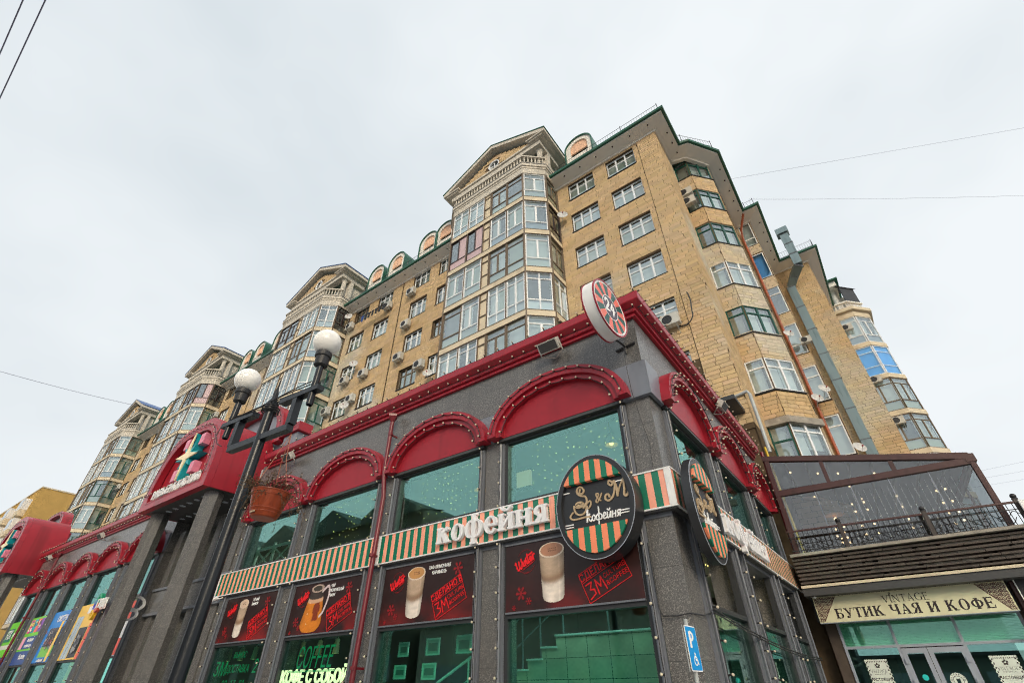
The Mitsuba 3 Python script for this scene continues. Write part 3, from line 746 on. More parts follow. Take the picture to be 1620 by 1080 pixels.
    inner2 = P((-xe + .35, zE - .15), (-xe + .6, zE - .15), (0, zA - .42), (xe - .6, zE - .15), (xe - .35, zE - .15), (xe - .35, zE - .03), (0, zA - .18), (-xe + .35, zE - .03))
    for sx in (-1, 1):
        x0, x1 = sorted((sx * (HB - .95), sx * (xe + .0)))
        m.box(F2, x0, x1, zE - .14, zE - .025, -.38, .0); x0, x1 = sorted((sx * (HB + .02), sx * (xe + .0))); m.box(F2, x0, x1, zE - .14, zE - .025, -2.7, -.385)
        m.box(F2, *sorted((sx * (HB - .8), sx * (xe - .25))), zE - .26, zE - .145, -.38, -.1); m.box(F2, *sorted((sx * (HB + .1), sx * (xe - .25))), zE - .26, zE - .145, -2.7, -.385)
    m.build('pediment_cornice', 'm_ledge', bay)
    m = MB(); skin = P((-xe - .06, zE + th * .5), (-xe - .06, zE + th * .55 + .06), (0, zA + th + .07), (xe + .06, zE + th * .55 + .06), (xe + .06, zE + th * .5), (xe + .005, zE + th * .5), (xe + .005, zE + th * .55 + .005), (0, zA + th + .005), (-xe - .005, zE + th * .55 + .005), (-xe - .005, zE + th * .5))
    m.poly(F2, skin, -6.0, .05); m.build('gable_roof', 'm_green_metal' if idx == 0 else 'm_blue_metal', bay)


for i, x in enumerate(BX): column_bay(x, i)

# ------------------------------------------------------------------ the far glazed bay beyond the end wall
fb = key('glazed_bay', APT)
pf = [(3.22, 41.6), (5.10, 41.6), (6.15, 42.75), (6.15, 45.0)]
ff = [Fr((*p, 0), (q[0] - p[0], q[1] - p[1], 0)) for p, q in zip(pf, pf[1:])]; fl = [math.dist(p, q) for p, q in zip(pf, pf[1:])]
G = Fr((0, 0, 0), (1, 0, 0), (0, 0, 1), (0, 1, 0)); ringf = Polygon(pf + [(3.22, 45.0)])
bd, cr = MB(), MB(); cr.poly(G, ringf.buffer(-.7, join_style='mitre'), 6, 27.3); cr.build('core', 'm_room', fb)
for k in range(6):
    zt = 27.05 - 3.05 * k; zb = zt - 2.65
    bd = MB(); bd.poly(G, ringf.buffer(.03, join_style='mitre'), zb - .38, zb - .02); bd.build('floor_band', 'm_cream', fb)
    sty = ['p2', 'p1', 'br', 'br', 'wb', 'br'][k]
    for j, (fr, L) in enumerate(zip(ff, fl)):
        if k == 1 and j < 2:
            fr_ = MB(); fr_.box(fr, .05, L - .05, zb, zb + .06, -.09, -.02); fr_.box(fr, .05, L - .05, zt - .06, zt, -.09, -.02); fr_.box(fr, .05, .12, zb + .06, zt - .06, -.09, -.02); fr_.box(fr, L - .12, L - .05, zb + .06, zt - .06, -.09, -.02); fr_.box(fr, .12, L - .12, zb + .75, zb + .80, -.09, -.02); fr_.box(fr, .12, L - .12, zt - .6, zt - .55, -.09, -.02); fr_.build('frame', 'm_pvc', fb)
            g = MB(); g.rect(fr, .1, L - .1, zb + .05, zt - .05, -.055); g.build('pane', 'm_glass_blue', fb)
            c = MB(); c.rect(fr, .05, L - .05, zb, zt, -.16, (.75, .8, .85)); c.build('curtain', 'm_cloth', fb, color=True)
        else: glaze(fb, fr, .06, L - .06, zb, zt, sty, 9000 + k * 5 + j, True)
bd = MB(); bd.poly(G, ringf.buffer(.04, join_style='mitre'), 27.05, 27.6); bd.poly(G, ringf.buffer(.3, join_style='mitre'), 27.605, 27.9); bd.build('ledge', 'm_cream', fb)
for fi in (0, 1):
    b = MB(); n = max(3, int(fl[fi] / .24))
    for i in range(n): b.lathe([(.055, 0), (.035, .06), (.075, .22), (.035, .42), (.055, .6)], ff[fi].p((i + .5) * fl[fi] / n, 28.02, -.1), 6)
    tag(b.build('baluster', 'm_plaster', fb), kind='stuff'); b = MB(); b.box(ff[fi], -.05, fl[fi] + .05, 28.62, 28.75, -.22, .03); b.box(ff[fi], -.05, fl[fi] + .05, 27.9, 28.01, -.22, .03); b.build('handrail', 'm_plaster', fb)
c = MB(); c.lathe([(.26, 0), (.26, .12), (.2, .16), (.19, 2.3), (.27, 2.45), (.27, 2.6), (0, 2.6)], (4.6, 42.4, 27.9), 16); c.build('column', 'm_plaster', fb, smooth=40)
c = MB(); c.box(Fr((3.3, 41.4, 0), (1, 0, 0)), 0, 1.75, 30.5, 31.0, -3.5, 0); c.box(Fr((3.3, 43.6, 0), (1, 0, 0)), 0, 2.4, 27.9, 30.5, -.2, 0); c.build('entablature', 'm_plaster', fb)
c = MB(); c.box(Fr((3.3, 41.1, 0), (1, 0, 0)), -.1, 2.0, 31.0, 31.12, -3.8, 0); c.build('flat_roof', 'm_green_metal', fb)
c = MB(); fr = ff[1]; c.box(fr, .1, fl[1], 28.76, 30.4, -.12, -.06); c.quad([fr.p(-.2, 30.4, .05), fr.p(fl[1] + .2, 30.4, .05), fr.p(fl[1], 30.75, -1.0), fr.p(-.2, 30.75, -1.0)]); c.build('loggia_screen', 'm_dark_metal', fb)
mb = MB(); 
# ------------------------------------------------------------------ the granite arcade
MALL = thing('shopping_arcade', 'two storey grey granite shopping arcade with red arches over teal windows', 'building')
YM, XM = 7.2, -2.35
MF = Fr((0, YM, 0), (1, 0, 0)); MS = Fr((XM, 0, 0), (0, 1, 0))
ZA, RISE = 5.84, 1.06


def part(name, mb, mat, parent=MALL, **kw): return mb.build(name, mat, parent, **kw)


def arch_bay(fr, a0, a1, upper='m_glass_teal', lower=True, poster=False, pan=True):
    am, hw = (a0 + a1) / 2, (a1 - a0) / 2 + .27
    up = R(-60, 60, ZA, 20)
    e = lambda d: ell(am, ZA, hw - d, RISE - d * .9, 64).intersection(up)
    r = MB(); r.poly(fr, e(0).difference(e(.19)), .03, .27); r.poly(fr, e(.19).difference(e(.30)), .03, .20); k = part('arch', r, 'm_red_gloss')
    t = MB(); t.poly(fr, e(.30), .03, .10); t.build('tympanum', 'm_red', k)
    b = MB(); b.box(fr, a0 - .1, a1 + .1, ZA - .06, ZA - .002, .0, .09); b.build('arch_sill', 'm_soffit', k)
    g = MB(); g.rect(fr, a0 + .06, a1 - .06, 4.50, ZA - .05, -.06); part('upper_pane', g, upper)
    f = MB(); f.box(fr, a0, a0 + .07, .5, ZA - .06, -.12, .0); f.box(fr, a1 - .07, a1, .5, ZA - .06, -.12, .0); f.box(fr, a0 + .07, a1 - .07, 4.42, 4.52, -.12, .0); f.box(fr, a0 + .07, a1 - .07, ZA - .11, ZA - .06, -.12, -.01)
    f.box(fr, a0 + .07, a1 - .07, 2.60, 2.67, -.12, .015); f.box(fr, a0 + .07, a1 - .07, .5, .6, -.12, 0); part('window_frame', f, 'm_dark_metal')
    m = MB()
    for x in (a0 - .10, a1 + .0): m.box(fr, x, x + .10, .1, ZA - .1, -.02, .05); m.tube([fr.p(x + .05, .1, .085), fr.p(x + .05, ZA - .12, .085)], .026, 6)
    part('mullion', m, 'm_steel')
    if lower:
        g = MB(); g.rect(fr, a0 + .07, a1 - .07, .6, 2.6, -.06); part('lower_pane', g, 'm_glass_green' if fr is MF else 'm_glass_side')


def pillar(fr, a0, a1, z1=ZA, c1=.0):
    p = MB(); p.box(fr, a0, a1, 0, z1, -.5, c1); part('pillar', p, 'm_granite')


main = [(-5.52, -2.90), (-8.72, -6.14), (-12.0, -9.38), (-15.26, -12.65)]
for a0, a1 in main: arch_bay(MF, a0, a1)
for a0, a1 in [(-6.02, -5.63), (-9.27, -8.83), (-12.54, -12.11)]: pillar(MF, a0, a1)
pillar(MF, -15.75, -15.37)
sidebays = [(7.86, 10.10), (10.74, 13.12), (13.72, 15.7)]
for a0, a1 in sidebays: arch_bay(MS, a0, a1, 'm_glass_teal')
for a0, a1 in [(10.21, 10.63), (13.23, 13.61), (15.81, 16.3)]: pillar(MS, a0, a1)
p = MB(); p.box(MF, -2.79, XM, 0, ZA, -.55, 0); part('corner_pillar', p, 'm_granite')
# upper walls, spandrel cladding, corner casing
left = [(-24.42, -21.75), (-27.69, -25.23), (-30.93, -28.51), (-34.17, -31.72), (-37.5, -34.98)]
for a0, a1 in left: arch_bay(MF, a0, a1)
for a0, a1 in zip(left[1:], left): pillar(MF, a0[1] + .1, a1[0] - .1)
pillar(MF, -38.0, -37.6); pillar(MF, -21.65, -21.35)
w = MB(); w.box(MF, -15.75, XM, ZA, 7.72, -.5, 0); w.box(MS, YM + .0, 16.4, ZA, 7.72, -.45, .0) if False else None
part('upper_wall', w, 'm_granite_wall')
w = MB(); w.box(MS, YM + .51, 16.4, ZA, 7.72, -.5, 0); part('upper_wall', w, 'm_granite_wall')
w = MB(); w.box(MF, -38.2, -21.3, ZA, 7.76, -.5, 0); part('upper_wall', w, 'm_granite_wall')


def spandrel(fr, a0, a1, bays, z1=6.5):
    pg = R(a0, a1, ZA + .004, z1)
    for p, q in bays: pg = pg.difference(ell((p + q) / 2, ZA, (q - p) / 2 + .27, RISE, 64))
    m = MB(); m.poly(fr, pg, .004, .045); part('spandrel_panel', m, 'm_grey_panel')


spandrel(MF, -15.7, -2.9, main); spandrel(MF, -38.1, -21.4, left); spandrel(MS, 7.75, 16.2, sidebays)
c = MB(); c.poly(Fr((0, 0, 0), (1, 0, 0), (0, 0, 1), (0, 1, 0)), Polygon([(-3.0, YM), (-2.95, YM - .09), (XM + .09, YM - .09), (XM + .09, 7.68), (XM + .02, 7.72), (XM + .02, YM)]), 5.80, 6.5); part('corner_casing', c, 'm_grey_panel')
# band beam behind the fascia, lower spandrels
b = MB(); b.box(MF, -15.75, XM, 3.74, 4.42, -.45, .02); b.box(MS, 7.2, 16.4, 3.74, 4.42, -.45, .02) if False else None; part('band_beam', b, 'm_steel')
b = MB(); b.box(MS, 7.66, 16.3, 3.74, 4.42, -.45, .02); part('band_beam', b, 'm_steel')
b = MB(); b.box(MF, -38.0, -21.4, 4.44, 4.52, -.12, .01); part('band_beam', b, 'm_steel')
b = MB()
for fr, a0, a1 in ((MF, -15.75, -2.8), (MS, 7.7, 16.3), (MF, -38.2, -21.3)): b.box(fr, a0, a1, 0, .52, -.4, -.004)
part('plinth', b, 'm_granite')
# red cornice, mitred round the corner
cor = [(-.05, 7.56), (.07, 7.56), (.07, 7.64), (.12, 7.64), (.12, 7.70), (.16, 7.73), (.25, 7.80), (.26, 7.82), (.26, 7.99), (.18, 8.03), (-.05, 8.03)]
m = MB(); sweep([(-15.36, YM), (XM, YM), (XM, 16.1)], cor, m); part('cornice', m, 'm_red_gloss')
m = MB(); sweep([(-38.3, YM), (-21.3, YM)], cor, m); part('cornice', m, 'm_red_gloss')
rf = MB(); rf.box(W, -38.2, XM - .3, 7.6, 7.9, YM + .3, 16.9); part('flat_roof', rf, 'm_membrane')

# interior floors and walls seen through the glass
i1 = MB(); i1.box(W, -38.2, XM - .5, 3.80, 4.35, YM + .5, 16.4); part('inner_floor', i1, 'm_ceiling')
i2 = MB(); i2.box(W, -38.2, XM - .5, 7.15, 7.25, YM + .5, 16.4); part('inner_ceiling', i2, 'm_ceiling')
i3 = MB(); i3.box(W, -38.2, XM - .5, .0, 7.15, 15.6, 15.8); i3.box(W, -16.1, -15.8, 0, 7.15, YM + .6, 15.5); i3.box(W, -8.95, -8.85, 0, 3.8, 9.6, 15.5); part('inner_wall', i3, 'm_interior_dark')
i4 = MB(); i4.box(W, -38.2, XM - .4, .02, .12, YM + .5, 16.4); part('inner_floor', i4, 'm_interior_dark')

# stair inside behind the corner window, its railing
for x0, nm in ((-5.2, 'nearest the corner'), (-8.0, 'second from the corner')):
    kl = thing('ceiling_panel_lamp', 'flat white ceiling lamp inside the lower cafe room, ' + nm, 'lamp'); m = MB(); m.box(W, x0, x0 + 1.3, 3.70, 3.79, 7.68, 7.98); m.build('housing', 'm_white_plain', kl)
    m = MB(); m.quad([(x0 + .03, 7.71, 3.695), (x0 + .03, 7.95, 3.695), (x0 + 1.27, 7.95, 3.695), (x0 + 1.27, 7.71, 3.695)]); v_, f_, _ = m.out(); scene[key('diffuser', kl)] = mikit.ply((v_, f_), 'm_white_plain', emitter=lamp((1, .97, .9), 5.0))
kl = thing('ceiling_panel_lamp', 'flat white ceiling lamp in the upper room behind the flower pot window', 'lamp'); m = MB(); m.box(W, -14.6, -13.2, 7.04, 7.13, 7.8, 8.2); m.build('housing', 'm_white_plain', kl)
m = MB(); m.quad([(-14.57, 7.83, 7.035), (-14.57, 8.17, 7.035), (-13.23, 8.17, 7.035), (-13.23, 7.83, 7.035)]); v_, f_, _ = m.out(); scene[key('diffuser', kl)] = mikit.ply((v_, f_), 'm_white_plain', emitter=lamp((1, .97, .9), 9.0))
st = thing('indoor_staircase', 'pale stepped stair parapet with railing behind the green shop window at the corner', 'staircase')
s = MB(); SY = Fr((0, 8.35, 0), (1, 0, 0))
s.poly(SY, P((-7.2, .2), (-7.2, 1.76), (-6.2, 1.76), (-6.2, 1.93), (-5.86, 1.93), (-5.86, 2.08), (-5.55, 2.08), (-5.55, 2.25), (-5.24, 2.25), (-5.24, 2.42), (-2.95, 2.42), (-2.95, .2)), -.25, 0); s.build('parapet', 'm_interior', st)
s = MB()
for x0, x1, z in ((-6.22, -5.84, 1.93), (-5.88, -5.53, 2.08), (-5.57, -5.22, 2.25), (-5.26, -2.95, 2.42)): s.box(SY, x0, x1, z + .004, z + .03, -.27, .02)
s.build('coping', 'm_white_plain', st)
s = MB()
for x, z in ((-6.0, 1.96), (-5.6, 2.11), (-5.1, 2.45), (-4.2, 2.45), (-3.35, 2.45)): s.tube([(x, 8.4, z), (x, 8.4, z + .95)], .016, 5)
for dz in (.5, .92): s.tube([(-6.6, 8.4, 1.5 + dz), (-5.1, 8.4, 2.45 + dz), (-3.0, 8.4, 2.45 + dz)], .013, 5)
s.build('railing', 'm_steel', st)
for n, (x0, x1, z0, z1) in enumerate([(-8.62, -8.33, 2.20, 2.45), (-7.84, -7.48, 2.20, 2.48), (-7.05, -6.68, 2.20, 2.49), (-8.68, -8.35, 1.84, 2.07), (-7.90, -7.54, 1.82, 2.08)]):
    pc = thing('framed_picture', ('small framed picture on the dark inner wall, leftmost of the upper three', 'small framed picture on the dark inner wall, middle of the upper three', 'small framed picture on the dark inner wall, rightmost of the upper three', 'small framed picture on the dark inner wall, left one of the lower two', 'small framed picture on the dark inner wall, right one of the lower two')[n], 'picture')
    PF = Fr((0, 7.75, 0), (1, 0, 0)); m = MB(); m.poly(PF, R(x0, x1, z0, z1).difference(R(x0 + .025, x1 - .025, z0 + .025, z1 - .025)), 0, .02); m.build('frame', 'm_white_plain', pc)
    m = MB(); m.rect(PF, x0 + .02, x1 - .02, z0 + .02, z1 - .02, .004, (.45, .5, .48)); m.rect(PF, x0 + .06, x1 - .06, z0 + .07, z1 - .08, .008, (.16, .2, .2)); m.build('print', 'm_cloth', pc, color=True)

# ------------------------------------------------------------------ striped fascia with lettering
SW = .113


def stripes(p, n, uv):
    a, b = axes(p, n)
    u = a / (2 * SW) + .13; t = u - dr.floor(u)
    g = noise(p.x * 40, p.y * 40, p.z * 40)
    c = dr.select(t < .5, mi.Color3f(.004, .15, .085), mi.Color3f(.82, .35, .24))
    return c * (.93 + .14 * g)


M('m_fascia', pr(proc(stripes), .25, .6))
FA = thing('striped_fascia', 'green and coral striped sign band wrapped around the corner between the two storeys', 'sign')
FF = Fr((0, 7.06, 0), (1, 0, 0)); FSd = Fr((XM + .14, 0, 0), (0, 1, 0))
cuts = [-15.87, -15.3, -12.55, -11.95, -9.22, -8.93, None, -8.85, -8.6, -6.15, -5.55, -3.0, XM + .14]
for x, y in zip(cuts, cuts[1:]):
    if x is None or y is None: continue
    m = MB(); m.box(FF, x + .004, y - .004, 3.85, 4.40, -.1, 0); m.build('panel', 'm_fascia', FA)
for x, y in [(7.06, 9.2), (9.2, 12.9), (12.9, 16.3)]:
    m = MB(); m.box(FSd, x + .006, y - .004, 3.85, 4.40, -.1, 0); m.build('panel', 'm_fascia', FA)
m = MB()
for x, y in [(-15.87, -8.93), (-8.85, XM + .14)]: m.box(FF, x, y, 3.825, 3.847, -.1, .015); m.box(FF, x, y, 4.403, 4.425, -.1, .015)
m.box(FF, -15.9, -15.872, 3.825, 4.425, -.1, .015); m.box(FF, -8.925, -8.905, 3.825, 4.425, -.1, .015); m.box(FF, -8.877, -8.855, 3.825, 4.425, -.1, .015)
m.box(FSd, 7.045, 16.3, 3.825, 3.847, -.1, .015); m.box(FSd, 7.045, 16.3, 4.403, 4.425, -.1, .015); m.box(FSd, 7.045, 7.06, 3.85, 4.40, -.1, .012)
m.build('trim', 'm_white', FA)
m = MB(); m.box(FF, -15.85, XM + .12, 3.80, 3.823, -.12, -.02); m.box(FSd, 7.2, 16.3, 3.80, 3.823, -.12, -.02); m.build('underside', 'm_soffit', FA)
for fr, x0, h, sx, z in ((FF, -7.02, .285, 1.31, 3.97), (FSd, 9.34, .31, 1.42, 3.92)):
    gl, Wd = serif_text('кофейня', h, sx)
    for g in gl: m = MB(); m.poly(fr, affinity.translate(g.buffer(.008), x0, z), .02, .10); m.build('letter', 'm_letter', FA)

# ------------------------------------------------------------------ oval signs
CURVE = lambda *p: np.array(p)


def bez(pts, n=10):
    p = np.asarray(pts, float); out = []
    for i in range(len(p) - 1):                    # Catmull-Rom
        a, b, c, d = p[max(i - 1, 0)], p[i], p[i + 1], p[min(i + 2, len(p) - 1)]
        for t in np.linspace(0, 1, n, endpoint=False): out.append(.5 * ((2 * b) + (c - a) * t + (2 * a - 5 * b + 4 * c - d) * t * t + (3 * b - a - 3 * c + d) * t ** 3))
    return out + [p[-1]]


def logo():
    s = lambda pts, w: stroke(bez(pts), w)
    three = s([(-.30, .36), (-.32, .29), (-.25, .27), (-.22, .33), (-.27, .40), (-.34, .40), (-.38, .33), (-.34, .26), (-.27, .22), (-.20, .20), (-.17, .12), (-.19, .04), (-.26, -.02)], .017)
    cup = U(s([(-.47, .05), (-.46, -.04), (-.40, -.12), (-.30, -.14), (-.22, -.09), (-.18, .0)], .017), s([(-.47, .05), (-.38, .0), (-.26, .02), (-.18, .08)], .012), s([(-.18, .05), (-.10, .09), (-.09, .02), (-.14, -.04), (-.20, -.05)], .014))
    bean = U(ell(-.34, .07, .10, .055).difference(stroke(bez([(-.43, .05), (-.36, .08), (-.32, .06), (-.25, .10)]), .008)))
    sauc = s([(-.50, -.07), (-.57, -.14), (-.52, -.20), (-.40, -.21), (-.26, -.20), (-.12, -.21)], .016)
    amp = s([(.17, .19), (.12, .10), (.06, .03), (.03, .06), (.08, .13), (.10, .19), (.05, .20), (.06, .13), (.14, .05)], .011)
    M_ = U(s([(.42, .36), (.36, .40), (.34, .34), (.40, .30), (.47, .37), (.46, .22), (.40, .08), (.31, .02), (.24, .06), (.25, .13), (.31, .14), (.33, .09)], .018),
           s([(.47, .37), (.50, .22), (.50, .08)], .02), s([(.50, .08), (.57, .24), (.66, .38)], .012), s([(.66, .38), (.66, .20), (.64, .08), (.68, .04), (.74, .10)], .02), s([(.66, .38), (.72, .42), (.78, .40)], .014))
    return U(three, cup, bean, sauc, amp, M_)


def script_kofe():
    s = lambda pts, w=.014: stroke(bez(pts, 8), w)
    return U(s([(0, .0), (.04, .2), (.05, .32), (.02, .33), (.02, .2), (.01, 0)]), s([(.02, .09), (.10, .18), (.06, .10), (.12, 0), (.16, .04)]),
             s([(.24, .14), (.18, .10), (.18, .02), (.24, .01), (.27, .08), (.24, .14)]), s([(.37, .14), (.31, .10), (.31, .02), (.37, .01), (.46, .02), (.48, .10), (.42, .14), (.37, .10)]), s([(.40, .30), (.39, .1), (.36, -.16)]),
             s([(.53, .06), (.60, .10), (.58, .15), (.53, .10), (.54, .01), (.62, .02)]), s([(.66, .14), (.65, .01), (.72, .04), (.76, .14), (.75, .01)]), s([(.67, .21), (.71, .18), (.75, .22)]),
             s([(.82, .14), (.80, .0)]), s([(.81, .07), (.90, .08)]), s([(.92, .14), (.89, .0)]), s([(1.06, .14), (.98, .13), (.98, .07), (1.04, .07)]), s([(1.06, .14), (1.03, .0)]), s([(1.02, .06), (.95, .0)]))


def oval_sign(fr, label, rx, ry, deep):
    k = thing('oval_sign', label, 'sign')
    m = MB(); E = ell(0, 0, rx, ry, 72); Ei = ell(0, 0, rx - .085, ry - .085, 72)
    m.poly(fr, E, -deep, -.05); m.poly(fr, E.difference(Ei), -.05, 0); m.build('case', 'm_oval_black', k)
    m = MB(); m.poly(fr, ell(0, 0, rx + .003, ry + .003, 72).difference(ell(0, 0, rx - .006, ry - .006, 72)), -.004, .003); m.build('rim', 'm_alu', k)
    zones = Ei.difference(R(-2, 2, -.345, .375))
    zones = U(Ei.intersection(R(-2, 2, .375 * ry / .8, 2)), Ei.intersection(R(-2, 2, -2, -.33 * ry / .8)))
    n = 12; w = 2 * (rx - .085) / n
    for i in range(n):
        pg = zones.intersection(R(-rx + .085 + i * w, -rx + .085 + (i + 1) * w, -2, 2))
        for g in getattr(pg, 'geoms', [pg]):
            if g.is_empty: continue
            q = MB(); q.poly(fr, g, -.05, .035); q.build('green_stripe' if i % 2 == 0 else 'coral_stripe', 'm_green_stripe' if i % 2 == 0 else 'm_coral_stripe', k)
    sx = rx / .70
    m = MB(); m.poly(fr, affinity.scale(logo(), .82 * sx, .82 * sx, origin=(0, 0)), -.049, -.03); m.build('emblem', 'm_gold', k)
    m = MB(); m.poly(fr, affinity.translate(affinity.scale(script_kofe(), .56 * sx, .66 * sx, origin=(0, 0)), -.17 * sx, -.245 * sx), -.049, -.032)
    for x0, x1, z in ((-.62, -.46, .27), (.36, .52, .285), (.42, .60, -.175), (.42, .60, -.215), (-.60, -.42, -.25), (-.60, -.42, -.29)): m.box(fr, x0 * sx, x1 * sx, z * sx, z * sx + .016, -.049, -.035)
    m.build('script', 'm_white_plain', k); return k


oval_sign(Fr((-3.395, 6.72, 3.985), (1, 0, 0)), 'black oval coffee house sign with striped ends on the street front beside the corner', .685, .80, .32)
oval_sign(Fr((-1.93, 7.62, 3.86), (0, 1, 0)), 'black oval coffee house sign seen edge-on on the side front around the corner', .66, .78, .13)

# ------------------------------------------------------------------ round 24 sign
k = thing('round_sign', 'round double-sided sign reading 24 with green and coral rays, standing out above the corner', 'sign')
DN = np.array((math.cos(.06), -math.sin(.06), 0)); DS = Fr((-2.45, 6.36, 7.31), (math.sin(.06), math.cos(.06), 0)); r0 = .60
m = MB(); m.lathe([(0, -.24), (r0 - .012, -.24), (r0 - .012, -.01), (0, -.01)], (-2.45, 6.36, 7.31), 56, DN); m.build('drum', 'm_white', k, smooth=40)
m = MB()
for x in (-.25, -.005): m.poly(DS, Point(0, 0).buffer(r0, 24).difference(Point(0, 0).buffer(r0 - .03, 24)), x - .012, x + .012)
m.build('rim', 'm_red_gloss', k)
wm = MB()
for i in range(20):
    t0, t1 = i * math.pi / 10, (i + 1) * math.pi / 10
    pg = Polygon([(.27 * math.cos(t0), .27 * math.sin(t0)), (.53 * math.cos(t0), .53 * math.sin(t0)), (.535 * math.cos((t0 + t1) / 2), .535 * math.sin((t0 + t1) / 2)), (.53 * math.cos(t1), .53 * math.sin(t1)), (.27 * math.cos(t1), .27 * math.sin(t1))])
    q = MB(); q.poly(DS, pg, -.008, -.002); q.build('green_ray' if i % 2 else 'coral_ray', 'm_ray_green' if i % 2 else 'm_ray_coral', k)
ring = lambda a, b: Point(0, 0).buffer(b, 24).difference(Point(0, 0).buffer(a, 24))
wm.poly(DS, ring(.555, .568), -.009, -.001); wm.poly(DS, ring(.53, .545), -.009, -.003); wm.poly(DS, ring(.255, .27), -.009, -.001)
M('m_ray_green', pr((.02, .095, .085), .4)); M('m_ray_coral', pr((.74, .175, .135), .4)); wm.build('white_ring', 'm_white_plain', k)
m = MB(); m.poly(DS, Point(0, 0).buffer(.255, 24), -.009, -.002); m.poly(DS, ring(.568, .572), -.009, -.002); m.build('hub', pr((.085, .075, .105), .4), k)
two_ = U(stroke(bez([(-.17, .08), (-.15, .14), (-.08, .14), (-.06, .07), (-.11, -.03), (-.17, -.13)]), .026), stroke([(-.17, -.125), (-.05, -.105)], .024))
four = U(stroke([(.085, .13), (.01, -.03)], .02), stroke([(.01, -.03), (.15, -.02)], .02), stroke([(.11, .06), (.085, -.15)], .024))
for q in (two_, four): m = MB(); m.poly(DS, q, -.006, .004); m.build('numeral', 'm_white_plain', k)
m = MB(); m.tube([(-2.6, 6.5, 6.8), (-2.6, 6.95, 6.92), (-2.6, 7.2, 6.95)], .02, 6); m.tube([(-2.6, 6.6, 7.75), (-2.6, 7.2, 7.45)], .018, 6); m.tube([(-2.8, 7.17, 6.93), (-2.4, 7.17, 6.97)], .022, 6); m.tube([(-2.6, 7.17, 6.8), (-2.6, 7.17, 7.05)], .022, 6); m.build('bracket', 'm_black', k)

# ------------------------------------------------------------------ posters
def winter(fr, a, z, s, m, m2):
    q = lambda pts, w: affinity.translate(affinity.rotate(affinity.scale(stroke(bez(pts, 8), w), s, s, origin=(0, 0)), 22, origin=(0, 0)), a, z)
    for pts in ([(-.50, .12), (-.46, .16), (-.46, -.10), (-.40, -.16), (-.33, -.05), (-.31, .14), (-.33, -.08), (-.26, -.16), (-.18, .0), (-.17, .18)], [(-.12, .03), (-.13, -.12), (-.09, -.12)], [(-.03, .04), (-.04, -.14)], [(-.03, -.03), (.04, .05), (.06, -.12), (.10, -.12)],
                [(.17, .22), (.14, -.10), (.19, -.12)], [(.06, .10), (.20, .14), (.42, .16)], [(.24, -.06), (.32, -.02), (.29, .05), (.24, -.02), (.27, -.12), (.35, -.08)], [(.40, .06), (.40, -.12)], [(.40, .0), (.46, .07), (.50, .05)]): m.poly(fr, q(pts, .035), .012, .015)
    m.poly(fr, affinity.translate(affinity.rotate(affinity.scale(P((-.40, -.26), (.30, -.22), (.46, -.17), (.30, -.19)), s, s, origin=(0, 0)), 22, origin=(0, 0)), a, z), .012, .015)
    m2.poly(fr, affinity.translate(affinity.scale(Point(0, 0).buffer(.45, 16).difference(Point(0, 0).buffer(.435, 16)).difference(R(-.5, .5, -.18, .22)), s, s, origin=(0, 0)), a + .04 * s, z), .010, .013)
    text_at(m2, fr, 'EVER', .06 * s, a + .05 * s, z - .46 * s, .010, rot=.1, depth=.003)


def flake(fr, a, z, s, m):
    for i in range(6):
        t = i * math.pi / 3; c, d = math.cos(t), math.sin(t)
        m.poly(fr, stroke([(a, z), (a + s * c, z + s * d)], s * .09), .010, .013)
        for k in (.45, .7):
            for u in (-.6, .6): m.poly(fr, stroke([(a + s * k * c, z + s * k * d), (a + s * k * c + s * .3 * math.cos(t + u), z + s * k * d + s * .3 * math.sin(t + u))], s * .07), .010, .013)


def stamp(fr, a, z, s, m, m2, rot=.40):
    F = Fr(fr.p(a, z, .0), fr.u * math.cos(rot) + fr.v * math.sin(rot), fr.n, fr.v * math.cos(rot) - fr.u * math.sin(rot))
    bxo = R(-.5 * s, .5 * s, -.30 * s, .27 * s)
    m.poly(F, bxo.difference(bxo.buffer(-.012 * s)), .012, .015); m.poly(F, R(-.49 * s, .49 * s, .075 * s, .087 * s), .012, .015)
    text_at(m, F, 'СДЕЛАНО В', .135 * s, 0, .110 * s, .012, bold=True, sx=.92, depth=.003)
    zz = U(stroke([(-.44 * s, .02 * s), (-.30 * s, .02 * s), (-.38 * s, -.09 * s), (-.30 * s, -.12 * s), (-.30 * s, -.20 * s), (-.44 * s, -.24 * s)], .013 * s), stroke([(-.24 * s, -.24 * s), (-.22 * s, .02 * s), (-.15 * s, -.14 * s), (-.08 * s, .02 * s), (-.05 * s, -.24 * s)], .013 * s))
    m.poly(F, zz, .012, .015)
    text_at(m, F, 'CULTURE', .085 * s, .23 * s, -.06 * s, .012, sx=.95, depth=.003); text_at(m, F, '&COFFEE', .085 * s, .23 * s, -.20 * s, .012, sx=.95, depth=.003)


